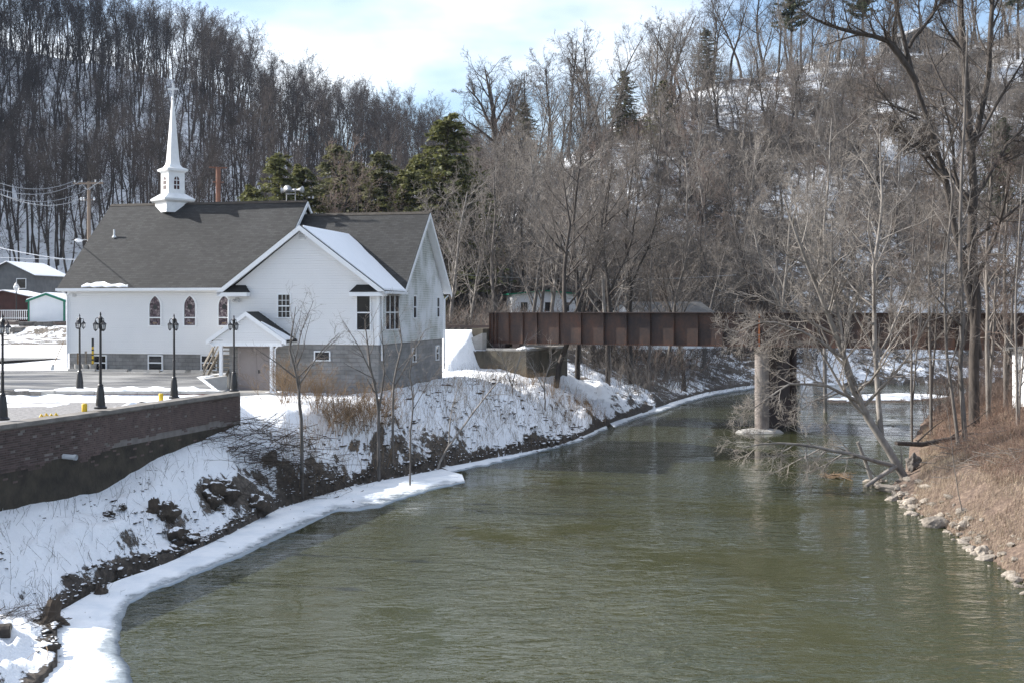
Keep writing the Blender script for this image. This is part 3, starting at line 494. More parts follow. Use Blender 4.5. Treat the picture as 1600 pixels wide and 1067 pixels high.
for a, b, z in [((-.45, 5, 0), (11.85, 5, 0), ZN(5)), ((11.85, 5.1, 0), (19.05, 5.1, 0), ZR(5.1))]:
    MB().prism([(a[0], a[1] - .16, z - .12), (a[0], a[1], z + .035), (a[0], a[1] + .16, z - .12)], (b[0] - a[0], 0, 0)).build('ridge_cap', 'tie_wood', church)
# fascia, rakes and gutters
def rake(p, q, w=.2, t=.07, off=(0, 0, 0), mat='trim'): return MB().prism([Vector(p) + Vector(off), Vector(q) + Vector(off), Vector(q) + Vector(off) - Vector((0, 0, w)), Vector(p) + Vector(off) - Vector((0, 0, w))], (0, t, 0) if p[1] == q[1] else (t, 0, 0)).build('rake_board', mat, church)
rake((10.22, -2.96, ZW(10.25) - .04), (14.64, -2.96, ZW(14.64) - .02), .26); rake((19.06, -2.96, ZW(10.25) - .04), (14.64, -2.96, ZW(14.64) - .02), .26)
rake((19.02, .48, ZR(.5) - .06), (19.02, 5.1, ZR(5.1) - .06), .26); rake((19.02, 9.72, ZR(.5) - .06), (19.02, 5.1, ZR(5.1) - .06), .26)
rake((11.84, -.3, ZN(-.3) - .06), (11.84, 5, ZN(5) - .06), .24); rake((11.84, 10.3, ZN(-.3) - .06), (11.84, 5, ZN(5) - .06), .24)
MB().hexa((10.3, -2.9, 8.36), (14.64, -2.9, 11.6), (14.64, -2.5, 11.6), (10.3, -2.5, 8.36), (10.3, -2.9, 8.30), (14.64, -2.9, 11.54), (14.64, -2.5, 11.54), (10.3, -2.5, 8.30)).build('soffit', 'trim', church)
MB().hexa((19.0, -2.9, 8.36), (14.64, -2.9, 11.6), (14.64, -2.5, 11.6), (19.0, -2.5, 8.36), (19.0, -2.9, 8.30), (14.64, -2.9, 11.54), (14.64, -2.5, 11.54), (19.0, -2.5, 8.30)).build('soffit', 'trim', church)
MB().hexa((18.6, .6, 8.45), (18.6, 5.1, 12.7), (19.03, 5.1, 12.7), (19.03, .6, 8.45), (18.6, .6, 8.39), (18.6, 5.1, 12.64), (19.03, 5.1, 12.64), (19.03, .6, 8.39)).build('soffit', 'trim', church)
MB().hexa((18.6, 9.6, 8.45), (18.6, 5.1, 12.7), (19.03, 5.1, 12.7), (19.03, 9.6, 8.45), (18.6, 9.6, 8.39), (18.6, 5.1, 12.64), (19.03, 5.1, 12.64), (19.03, 9.6, 8.39)).build('soffit', 'trim', church)
box('soffit', 'trim', church, -.4, 10.3, -.42, 0.0, 8.47, 8.51)
MB().box(-.45, 10.22, -.53, -.41, 8.50, 8.64).build('gutter', 'trim', church)
MB().box(19.04, 19.15, -2.8, .7, 8.28, 8.41).build('gutter', 'trim', church)
def spout(pts): return MB().tube(pts, .045, 6).build('downspout', 'trim', church)
spout([(10.3, -.5, 8.5), (10.45, -1.2, 8.25), (W0 + .05, WV - .07, 7.95), (W0 + .05, WV - .07, 6.85)])
spout([(-.1, -.47, 8.5), (-.02, -.1, 8.3), (-.02, -.09, 4.3)]); spout([(18.9, 9.5, 8.3), (18.72, 9.38, 8.1), (18.72, 9.38, 4.0)]); spout([(19.0, -2.7, 8.3), (18.75, -2.35, 8.05), (18.72, -2.3, 5.0)])
# eave returns on the wing gable
for side, a0, a1 in [(0, 10.22, 11.85), (1, 17.25, 19.06)]:
    zb = 8.16; p = WF
    MB().box(a0, a1, WV - .46, WV, zb, zb + .2).build('eave_return', 'trim', church)
    mb = MB(); b0, b1 = (a0 + .05, a1 - .25) if not side else (a0 + .25, a1 - .05)
    mb.hexa((a0, WV - .48, zb + .2), (a1, WV - .48, zb + .2), (a1, WV, zb + .2), (a0, WV, zb + .2), (b0 if side else a0 + .7, WV - .03, zb + .58), (b1 if not side else a1 - .75, WV - .03, zb + .58), (b1 if not side else a1 - .75, WV, zb + .58), (b0 if side else a0 + .7, WV, zb + .58)).build('return_roof', 'shingles', church)
# snow on the roofs (parts of the roof load, one per slope)
def slab(name, poly, th, parent, label):
    o = MB().prism(poly, (0, 0, th)).build(name, 'snow', None); o.parent = parent; o['label'] = label
    m = o.modifiers.new('bevel', 'BEVEL'); m.width = th * .45; m.segments = 2; return o
def wz(u): return ZW(37.66 - u - 8.38) if u > 14.64 else ZW(u)
ZE = lambda u: 8.44 + .742 * (19.03 - u)
rs = [(14.78, -2.86), (19.03, -2.86), (19.07, .7)] + [(19.0 - (4.2 * f), .75 + 3.0 * f + .09 * math.sin(17 * f) + .05 * math.sin(41 * f)) for f in [.1, .2, .3, .4, .5, .6, .7, .8, .9, 1]]
slab('roof_snow', [(u, v, ZE(u) + .0) for u, v in rs], .11, church, 'smooth shaded snow on the right slope of the wing roof')
rs2 = [(u_at(128, -.3) + 2.75 * f, -.36 + (.02 * (i % 3))) for i, f in enumerate(np.linspace(0, 1, 12))]
rs2 = rs2 + [(rs2[-1 - i][0] - .02, -.36 + .22 * (.35 + .9 * random.random()) * (1 if 0 < i < 11 else .1)) for i in range(12)]
slab('roof_snow', [(u, v, ZN(v) + .0) for u, v in rs2], .09, church, 'thin leftover snow along the nave eave')
# windows
def rect_window(pl, a0, a1, z0, z1, grid=(0, 0), meet=True, name='window', fr=.06):
    mb = MB(); B = pl.box
    B(mb, a0 - fr, a1 + fr, .0, .085, z1, z1 + fr); B(mb, a0 - fr - .02, a1 + fr + .02, .0, .1, z0 - fr, z0); B(mb, a0 - fr, a0, .0, .08, z0, z1); B(mb, a1, a1 + fr, .0, .08, z0, z1)
    w = mb.build(name, 'trim', church); B(MB(), a0, a1, .01, .046, z0, z1).build('pane', 'dark_glass', w); mb = MB(); zm = (z0 + z1) / 2
    if meet: B(mb, a0, a1, .02, .066, zm - .03, zm + .03)
    for c, r_ in [grid]:
        for i in range(1, c): x = a0 + (a1 - a0) * i / c; B(mb, x - .012, x + .012, .02, .056, z0, z1)
        for i in range(1, r_):
            for h0, h1 in ((z0, zm), (zm, z1)): y = h0 + (h1 - h0) * i / r_; B(mb, a0, a1, .02, .055, y - .012, y + .012)
    if mb.v: mb.build('muntin', 'trim', w)
    return w
def wpx(pl, x0, x1, y0, y1, **k):
    if pl.k == 'f': a0, a1 = u_at(x0, pl.c), u_at(x1, pl.c); zf = lambda y: z_at(y, (a0 + a1) / 2, pl.c)
    else: a0, a1 = v_at(x0, pl.c), v_at(x1, pl.c); zf = lambda y: z_at(y, pl.c, (a0 + a1) / 2)
    return rect_window(pl, a0, a1, zf(y1), zf(y0), **k)
wpx(WF, 435.5, 453.5, 461, 496, grid=(3, 2)); wpx(WF, 558.5, 578.5, 462, 515.5)
FB = Plane('f', .03); WB_ = Plane('f', WV + .03); RB_ = Plane('r', RL - .03)
for x0, x1 in [(148, 166), (233.5, 253.5), (316, 338)]: wpx(FB, x0, x1, 556, 577, name='basement_window')
wpx(WB_, 493, 515, 550, 562, name='basement_window', meet=False)
v3 = [v_at(x, RL) for x in (600.5, 607.5, 615, 622)]
for i in range(3): rect_window(RF, v3[i] + .05, v3[i + 1] - .03, z_at(515, RL, v3[0]), z_at(462, RL, v3[0]))
wpx(RF, 644.5, 649, 463.5, 496.5); wpx(RF, 681.5, 685, 466, 495)
wpx(RB_, 644, 648, 545, 564, name='basement_window'); wpx(RB_, 680.5, 684, 541, 561, name='basement_window')
def gothic(a, zb, w, h):
    hw = w / 2; zs = zb + h - w * .95
    def arch(hw_, zb_, grow):
        pts = [(-hw_, zb_), (hw_, zb_)]; n = 7; r_ = 2 * hw
        rr = r_ + grow; cx = -hw; th0 = 0; th1 = math.acos((hw) / rr)
        pts += [(cx + rr * math.cos(th1 * i / n), zs + rr * math.sin(th1 * i / n)) for i in range(n + 1)]
        pts += [(-(cx + rr * math.cos(th1 * i / n)), zs + rr * math.sin(th1 * i / n)) for i in range(n - 1, -1, -1)]
        return pts
    o, i_ = arch(hw + .07, zb - .07, .07), arch(hw, zb, 0); P = NF.p; k = len(o); mb = MB()
    vs = [P(a + x, .08, z) for x, z in o] + [P(a + x, .08, z) for x, z in i_] + [P(a + x, .0, z) for x, z in o] + [P(a + x, .02, z) for x, z in i_]
    fs = []
    for j in range(k): l = (j + 1) % k; fs += [(j, l, l + k, j + k), (j + 2 * k, l + 2 * k, l, j), (j + k, l + k, l + 3 * k, j + 3 * k)]
    win = mb.add(vs, fs).build('gothic_window', 'trim', church)
    MB().add([P(a + x, .046, z) for x, z in i_], [tuple(range(k))]).build('stained_pane', 'stained_glass', win)
    c = MB(); zc = zb + h * .60; c.add([P(a + .13 * math.cos(t), .05, zc + .15 * math.sin(t)) for t in np.linspace(0, 2 * math.pi, 16, endpoint=False)], [tuple(range(16))]).build('medallion', 'black_metal', win)
    NF.box(MB(), a - hw, a + hw, .04, .075, zb + h * .235, zb + h * .27).build('crossbar', 'trim', win)
    for s in (-1, 1): NF.box(MB(), a + s * (hw - .015) - .012, a + s * (hw - .015) + .012, .03, .055, zb, zs).build('blue_edge', 'blue_grey_wall', win)
    NF.box(MB(), a - .13, a + .1, .04, .05, zb + .09, zb + .15).build('name_panel', 'shrub_tan', win)
for x in (243, 297.3, 351): gothic(u_at(x, 0), z_at(508.5, u_at(x, 0), 0), .64, 1.62)
# octagonal gable louvre, flood light, vent pipe
zc = z_at(368, 14.64, WV); oc = [(14.64 + .25 * math.cos(R(22.5 + 45 * i)), WV, zc + .25 * math.sin(R(22.5 + 45 * i))) for i in range(8)]
lv = MB().prism(oc, (0, -.08, 0)).build('gable_louvre', 'trim', church)
for i in range(5): box('slat', 'galv', lv, 14.64 - .17, 14.64 + .17, WV - .11, WV - .075, zc - .17 + i * .075, zc - .13 + i * .075)
fl = MB().box(11.05, 11.25, WV - .06, WV, 7.98, 8.12).tube([(11.05, WV - .06, 8.0), (10.98, WV - .2, 7.93)], [.04, .07], 8).tube([(11.25, WV - .06, 8.0), (11.32, WV - .2, 7.93)], [.04, .07], 8).build('flood_light', 'galv', church)
fl2 = MB().box(.3, .5, -.1, 0, 8.2, 8.34).build('flood_light', 'galv', church)
uv_ = u_at(178.5, 2.75); MB().tube([(uv_, 2.75, ZN(2.75) - .1), (uv_, 2.75, ZN(2.75) + .45)], .055, 10).lathe([(.13, 0), (.06, .14)], 10, (uv_, 2.75, ZN(2.75) + .0)).build('vent_pipe', 'pvc', church)
# porch
PZ = 3.47; pu = 12.3; tipL, tipR = 10.22, 14.38; ztip, zpk = 6.0, 7.4
ZP = lambda u: zpk - abs(u - pu) / 2.08 * (zpk - ztip)
roof('porch_roof', [(tipL, -4.0, ztip), (tipL, WV, ztip), (pu, WV, zpk), (pu, -4.0, zpk)], (0, 1, 0), .08); roof('porch_roof', [(tipR, -4.0, ztip), (tipR, WV, ztip), (pu, WV, zpk), (pu, -4.0, zpk)], (0, 1, 0), .08)
rake((tipL - .03, -4.05, ztip - .0), (pu, -4.05, zpk), .22, .06); rake((tipR + .03, -4.05, ztip), (pu, -4.05, zpk), .22, .06)
MB().prism([(tipL + .25, -3.9, 6.0), (tipR - .25, -3.9, 6.0), (pu, -3.9, 7.25)], (0, .1, 0)).build('porch_gable', 'siding', church)
siding('siding', Plane('f', -3.9), 5.86, 7.2, lambda z: (max(tipL + .3, pu - (7.3 - z) * 1.42), min(tipR - .3, pu + (7.3 - z) * 1.42)))
MB().box(tipL + .25, tipR - .25, -3.93, -3.75, 5.72, 5.9).build('porch_beam', 'trim', church)
MB().box(tipL + .25, tipL + .4, -3.75, WV, 5.75, 5.9).build('porch_beam', 'trim', church); MB().box(tipR - .4, tipR - .25, -3.75, WV, 5.75, 5.9).build('porch_beam', 'trim', church)
for x in (345.5, 424.5): a = u_at(x, -3.85); box('porch_post', 'trim', church, a - .07, a + .07, -3.92, -3.78, PZ - .1, 5.73)
a = u_at(431, -3.7); MB().tube([(tipR, -3.95, 5.98), (a + .25, -3.9, 5.8), (a, -3.8, 5.6), (a, -3.8, 3.5)], .04, 6).build('downspout', 'trim', church); MB().tube([(tipL, -3.95, 5.95), (tipL + .35, -3.95, 5.7)], .04, 6).build('downspout', 'trim', church)
box('porch_floor', 'concrete', church, 10.3, 14.4, -4.3, WV, 3.0, PZ)
slab('roof_snow', [(u, v, ZP(u) + .005) for u, v in [(13.05, -3.98), (14.36, -3.98), (14.36, -3.0), (13.9, -3.25), (13.4, -3.7)]], .07, church, 'wedge of snow on the right slope of the porch roof')
d0, d1 = 11.28, 13.1
df = MB(); WB_.box(df, d0 - .1, d0, 0, .06, PZ, 5.68); WB_.box(df, d1, d1 + .1, 0, .06, PZ, 5.68); WB_.box(df, d0 - .1, d1 + .1, 0, .06, 5.58, 5.68); df.build('door_frame', 'door', church)
for a0, a1, hs in [(d0, 12.185, 1), (12.195, d1, 0)]:
    d = WB_.box(MB(), a0, a1, .0, .04, PZ + .01, 5.57).build('door', 'door', church)
    hx = a1 - .12 if hs else a0 + .12
    if not hs: WB_.box(MB(), hx - .02, hx + .02, .04, .09, PZ + .85, PZ + 1.02).build('handle', 'black_metal', d)
    for hz in (.25, 1.05, 1.85): WB_.box(MB(), (a0 if hs else a1 - .02), (a0 + .02 if hs else a1), .04, .05, PZ + hz, PZ + hz + .1).build('hinge', 'galv', d)
# wooden stairs to the side door
st = empty('wooden_stairs', (0, 0, 0)); st.parent = church; st['label'] = 'weathered wooden stairs with a handrail beside the porch'
for i in range(9):
    y = -2.95 + i * .235; z = 3.95 + i * .20
    box('tread', 'grey_wood', st, 9.62, 10.6, y, y + .28, z, z + .045)
def slope(x0, x1, h0, h1, nm): MB().hexa((x0, -3.05, 3.75 + h0), (x1, -3.05, 3.75 + h0), (x1, -.9, 5.6 + h0), (x0, -.9, 5.6 + h0), (x0, -3.05, 3.75 + h1), (x1, -3.05, 3.75 + h1), (x1, -.9, 5.6 + h1), (x0, -.9, 5.6 + h1)).build(nm, 'grey_wood', st)
slope(9.58, 9.63, 0, .25, 'stringer'); slope(10.6, 10.64, 0, .25, 'stringer'); slope(9.5, 9.6, .85, .95, 'handrail'); slope(9.53, 9.57, .45, .55, 'mid_rail')
for i in (0, 4, 8): y = -3.0 + i * .25; box('rail_post', 'grey_wood', st, 9.5, 9.58, y, y + .08, 3.8 + i * .215, 4.7 + i * .215)
box('landing', 'grey_wood', st, 9.55, 10.63, -.85, -.05, 5.5, 5.6)
MB().prism([(9.7, -6.4, 3.2), (9.7, -6.4, 4.05), (11.6, -4.9, 4.35), (11.6, -4.9, 3.2)], (.28, -.3, 0)).build('ramp_kerb', 'concrete', church)['label'] = 'sloping concrete kerb below the porch'
# steeple
ss = empty('steeple', (u_at(270, 5), 5, 13.55), R(54)); ss.parent = church; ss['label'] = 'square white steeple with flared skirt, louvred windows and a cross'
q = math.sqrt(2); sq = lambda prof: MB().lathe([(r * q, z) for r, z in prof], 4, rot=R(45))
sq([(.74, -.45), (.74, .12), (.93, .24), (.95, .34), (.90, .38), (.53, .66), (.51, .66)]).build('skirt', 'steeple_white', ss)
sq([(.5, .6), (.5, 1.92), (.50, 1.93)]).build('belfry', 'steeple_white', ss)
sq([(.5, 1.88), (.58, 1.95), (.64, 1.97), (.64, 2.1), (.58, 2.13), (.42, 2.2), (.32, 2.35), (.285, 2.55), (.27, 2.75), (.05, 6.15), (.04, 6.17)]).build('spire', 'steeple_white', ss)
MB().lathe([(.03, 0), (.085, .06), (.10, .12), (.075, .18), (.03, .24)], 10, (0, 0, 6.13)).build('finial', 'steeple_white', ss, True)
MB().box(-.04, .04, -.04, .04, 6.3, 7.12).box(-.30, .30, -.035, .035, 6.74, 6.82).build('cross', 'steeple_white', ss).rotation_euler = (0, 0, R(-42))
for face in range(4):
    mb = MB()
    for r0, h0 in [(.86, .22), (1.13, .22)]:
        for s in (-1, 1): mb.box(s * .095 - .07, s * .095 + .07, -.508, -.49, r0 + .05, r0 + .05 + h0)
    for s in (-1, 1): mb.prism([(s * .025, -.508, 1.45), (s * .165, -.508, 1.45), (s * .12, -.508, 1.58), (s * .025, -.508, 1.65)], (0, .02, 0))
    mb.build('belfry_window', 'brown_wall', ss).rotation_euler = (0, 0, R(90 * face))

# horn loudspeakers on the ridge
hu = u_at(455, 5); hp = CO + CU * hu + CV * 5; hs = empty('horn_loudspeakers', (hp.x, hp.y, ZN(5) - .05), R(-12), 'cluster of grey horn loudspeakers on two posts at the end of the nave ridge', 'loudspeaker')
for x in (-.28, .25): MB().tube([(x, 0, 0), (x, 0, .75)], .03, 6).build('post', 'steel_grey', hs)
MB().box(-.33, .3, -.04, .04, .42, .47).build('bracket', 'steel_grey', hs)
for p, d, r in [((-.12, -.12, .62), (-1, -.3, 0), .2), ((.0, -.2, .64), (.1, -1, 0), .24), ((.3, 0, .66), (1, -.15, .03), .2)]:
    p, d = Vector(p), Vector(d).normalized(); MB().tube([p, p + d * .15, p + d * .3, p + d * .42], [.05, .06, r * .6, r], 14).tube([p - d * .22, p], [.08, .08], 10).build('horn', 'galv' if d.y > -.9 else 'steel_grey', hs, True)
# ---------------------------------------------------------------- brick retaining wall
wl = math.hypot(WB[0] - WA[0], WB[1] - WA[1]); wang = math.atan2(WB[1] - WA[1], WB[0] - WA[0])
wall = empty('brick_wall', (WA[0], WA[1], 0), wang, 'long brick retaining wall with stone coping above the snowy bank', 'wall')
box('lower_wall', 'mossy_render', wall, 0, wl, .008, .55, -.5, 3.02)['label'] = 'dark mossy rendered lower face'
box('wall_core', 'mortar', wall, 0, wl - .01, .012, .5, 3.0, 4.17)
bm = MB().box(0, .198, 0, .08, 0, .058); bme = link_mesh('brick', bm.v, bm.f, 'brick', wall); bme.location = (3.0, -.004, 3.05); bmesh_ = bme.data
rb = random.Random(5); cnt = 1; rest = MB()
rows = int((4.15 - 2.55) / .068); fz = lambda x: np.interp(x, [0, wl * .4, wl * .55, wl * .75, wl], [3.0, 3.0, 3.22, 3.38, 3.2])
for r in range(rows):
    z = 2.56 + r * .068
    for c in range(int(wl / .209)):
        x = c * .209 + (.1045 if r % 2 else 0)
        if x + .2 > wl or (z < fz(x) - .06 + .45 * (float(vnoise(np.array([x * .9]), np.array([z * 3.]), 5)[0]) - .62) and rb.random() > .05): continue
        dy = -.004 + rb.uniform(-.006, .008)
        if rb.random() < .06: dy += .02
        if 3.7 < x < 7.6 and cnt < 300:
            o = bme if cnt == 1 else bme.copy()
            if cnt > 1: COL.objects.link(o)
            o.location = (x, dy, z); o.rotation_euler = (rb.uniform(-.02, .02), 0, rb.uniform(-.02, .02)); cnt += 1
        else: rest.box(x, x + .198, dy, .08, z, z + .058)
stuff(rest.build('bricks', 'brick', wall), 'further brick courses of the wall')
x = 0; i = 0
while x < wl - .3:
    x1 = min(x + rb.uniform(1.9, 2.6), wl + .06); box('coping_stone', 'coping', wall, x + .01, x1, -.07 - rb.uniform(0, .03), .52, 4.165, 4.29 + rb.uniform(-.012, .012)); x = x1
MB().hexa((wl - .6, .0, 1.5), (wl, .0, 1.5), (wl, .55, 1.5), (wl - .6, .55, 1.5), (wl - .6, .005, 3.0), (wl, .005, 3.0), (wl, .55, 3.0), (wl - .6, .55, 3.0)).build('wall_end', 'mossy_render', wall)
pp = PX(118, 713, 35.2); pe = empty('drain_pipe', (pp.x - .25, pp.y, pp.z), 0, 'short pale plastic drain pipe sticking out of the brick wall', 'pipe'); 
MB().tube([(-.55, .12, .03), (.28, -.02, -.02)], .075, 14, cap=False).build('pipe_barrel', 'pvc', pe, True); MB().tube([(.2, -.005, -.015), (.29, -.02, -.02)], [.088, .088], 14, cap=False).build('pipe_rim', 'pvc', pe, True)
# ---------------------------------------------------------------- low wall, stone blocks, wheel stops
lw = empty('low_wall', (-20.4, LOWY, 0), R(-.5), 'low brick wall with snow on its coping at the edge of the lot', 'wall')
box('brick_face', 'brick_facing', lw, 0, 8.7, 0, .35, 3.6, 4.13); 
for i in range(5): box('coping_slab', 'concrete', lw, i * 1.74 + .01, i * 1.74 + 1.73, -.05, .42, 4.13, 4.235 + .006 * (i % 2))
mound('snow_patch', [(-20.4, 46.75), (-11.9, 46.7), (-11.9, 47.1), (-20.4, 47.15)], 4.235, .07, 'line of snow on the low wall coping', 15)
def rock_mesh(name, sx, sy, sz, seed, mat, sub=2, amp=.25):
    import bmesh
    b = bmesh.new(); bmesh.ops.create_icosphere(b, subdivisions=sub, radius=1); rr = np.random.RandomState(seed); off = rr.rand(3) * 50
    from mathutils import noise as mn
    for v in b.verts:
        n = mn.noise(v.co * 1.1 + Vector(off)) + .5 * mn.noise(v.co * 2.6 + Vector(off)); v.co *= 1 + amp * n
        v.co.x *= sx; v.co.y *= sy; v.co.z *= sz
    me = bpy.data.meshes.new(name); b.to_mesh(me); b.free(); me.materials.append(MAT[mat]); return me
def block_mesh(name, sx, sy, sz, seed, mat):
    rr = random.Random(seed); me = link_mesh(name, *(lambda m: (m.v, m.f))(MB().box(-sx, sx, -sy, sy, 0, sz * 2)), mat); d = me.data
    for v in d.vertices: v.co += Vector((rr.uniform(-.08, .08), rr.uniform(-.08, .08), rr.uniform(-.06, .06)))
    m = me.modifiers.new('bevel', 'BEVEL'); m.width = .05; m.segments = 2; return me
for i, (px, w, lab, mt) in enumerate([(8, .5, 'dark rough stone block at the left edge of the low wall row', 'stone_block'), (30, .42, 'dark squat stone block second from the left in the row', 'stone_block'), (52, .42, 'dark brownish stone block next to the pale concrete block', 'stone_block'), (75, .36, 'pale grey concrete block at the left end of the low wall', 'concrete')]):
    x = (px - 800) * 46.9 / FPX; o = block_mesh('stone_block', w * .95, .25, .17, i + 3, mt); o.location = (x, 46.9, 3.9); tag(o, lab, 'stone block', 'blocks beside the low wall')
# wheel stops along the nave
for i, (px, lab) in enumerate([(128, 'concrete wheel stop nearest the left corner of the church'), (178, 'concrete wheel stop under the first basement window'), (228, 'concrete wheel stop middle of the row along the church'), (277, 'concrete wheel stop just right of the centre lamp post'), (312, 'concrete wheel stop nearest the wooden stairs')]):
    uu = u_at(px, -1.0); p = CO + CU * uu + CV * -1.0
    o = MB().prism([(-.8, -.09, 0), (-.8, -.06, .13), (-.8, .06, .13), (-.8, .09, 0)], (1.6, 0, 0)).build('wheel_stop', 'concrete'); o.location = (p.x, p.y, 4.215); o.rotation_euler = (0, 0, R(-12)); tag(o, lab, 'wheel stop', 'wheel stops along the church')
# bucket posts at the corner
for px, ph, mt, lab in [(122, .95, 'shrub_tan', 'wooden stake set in a concrete bucket, leftmost of three'), (134, 1.05, 'grey_wood', 'pale grey stake set in a concrete bucket, middle of three'), (145, 1.3, 'yellow', 'yellow and black post set in a bucket, rightmost of three')]:
    uu = u_at(px, -.55); p = CO + CU * uu + CV * -.55; t = empty('bucket_post', (p.x, p.y, 4.215), 0, lab, 'post', 'posts in buckets')
    MB().lathe([(.17, 0), (.2, .36), (.18, .36), (.17, .3)], 14).build('bucket', 'concrete', t)
    MB().box(-.045, .045, -.045, .045, .2, ph).build('stake', mt, t)
    if mt == 'yellow':
        MB().box(-.048, .048, -.048, .048, ph, ph + .45).build('black_top', 'black_metal', t)
        for k in range(4): MB().box(-.049, .049, -.049, .049, .3 + k * .26, .38 + k * .26).build('black_band', 'black_metal', t)
sh = empty('shovel', (*(CO + CU * -.35 + CV * -.25)[:2], 4.2), R(-12), 'long handled shovel leaning on the left corner of the church', 'shovel'); MB().tube([(-.35, -.1, .25), (.15, .1, 1.55)], .022, 6).build('handle', 'shrub_tan', sh); MB().prism([(-.5, -.15, 0), (-.28, -.15, 0), (-.27, -.1, .32), (-.43, -.1, .32)], (0, .02, 0)).build('blade', 'steel_grey', sh)
# yellow pipes and the yellow cap on the wall
for px, py, Y, lab in [(132, 641, 37.0, 'short yellow pipe post behind the wall by the tall lamp'), (251.5, 624, 41.8, 'short yellow pipe post between the two middle lamps')]:
    p = PX(px, py, Y); o = MB().lathe([(.085, -.25), (.085, .2), (.07, .225), (.0001, .23)], 14).build('bollard', 'yellow', None, True); o.location = (p.x, p.y, p.z); tag(o, lab, 'bollard', 'yellow pipe posts')
p = PX(76, 649, 35.4); yl = empty('yellow_clamp', (p.x, p.y, p.z - .08), R(20), 'crumpled yellow plastic piece lying on the wall coping', 'clamp')
for i in range(4): MB().tube([(-.25 + i * .14, 0, .04), (-.22 + i * .14, .03, .12 + .02 * (i % 2)), (-.14 + i * .14, .0, .03)], [.03, .04, .03], 6).build('loop', 'yellow', yl)
MB().box(-.28, .3, -.08, .08, 0, .05).build('strap', 'yellow', yl)
# ---------------------------------------------------------------- lamp posts
def make_lamp():
    t = empty('lamp_post', (0, 0, 0))
    MB().lathe([(.2, 0), (.2, .05), (.165, .07), (.15, .1), (.14, .3), (.10, .68), (.085, .72), (.09, .76), (.06, .8)], 16).build('base', 'black_metal', t, False)
    MB().lathe([(.05, .78), (.042, 1.35), (.05, 1.37), (.05, 1.41), (.04, 1.43), (.036, 2.55), (.06, 2.57), (.065, 2.62), (.06, 2.85), (.075, 2.9), (.04, 2.95), (.02, 2.98), (.03, 3.02), (.012, 3.1)], 12).build('pole', 'black_metal', t, False)
    for k in range(3):
        a = R(120 * k + 30); c, s = math.cos(a), math.sin(a); pts = []; q = .15
        for th in np.linspace(200, -20, 10): r_ = .075; pts.append((c * (.09 + r_ * math.cos(R(th))), s * (.09 + r_ * math.cos(R(th))), 2.82 + r_ * math.sin(R(th)) * 1.3))
        MB().tube(pts, .011, 6).build('arm', 'black_metal', t); x, y = c * q, s * q; zl = 2.68
        ln = MB().lathe([(.004, .16), (.02, .13), (.03, .11), (.095, .045), (.1, .03), (.07, .02)], 6, (x, y, zl)).build('lantern', 'black_metal', t)
        MB().lathe([(.008, -.2), (.035, -.17), (.062, -.135), (.058, -.15)][:3], 6, (x, y, zl)).build('lantern_base', 'black_metal', ln)
        cg = MB()
        for j in range(6): b = R(60 * j); cg.bar((x + .055 * math.cos(b), y + .055 * math.sin(b), zl - .14), (x + .078 * math.cos(b), y + .078 * math.sin(b), zl + .025), .011)
        cg.build('cage', 'black_metal', ln)
        MB().lathe([(.046, -.135), (.066, .02)], 6, (x, y, zl)).build('glass', 'lamp_glass', ln)
    return t
def copy_tree(o, parent=None):
    c = o.copy(); COL.objects.link(c); c.parent = parent
    for ch in list(o.children): copy_tree(ch, c)
    return c
lamp0 = make_lamp()
for i, (px, py, Y, rz, lab) in enumerate([(4, 656, 33.8, 10, 'black three lantern lamp post cut by the left edge of the photo'), (157, 638, 37.2, 58, 'black three lantern lamp post on the wall beside the yellow pipe post'), (272, 622, 42.5, 50, 'black three lantern lamp post between the gothic windows and the wall'), (365.5, 611, 47.2, 57, 'black three lantern lamp post at the wall end before the porch'), (124.5, 609, 47.3, 0, 'black three lantern lamp post standing on the low wall near the church corner')]):
    o = copy_tree(lamp0) if i else lamp0; p = PX(px, py, Y); o.location = p; o.rotation_euler = (0, 0, R(rz)); tag(o, lab, 'lamp post', 'black lantern posts')
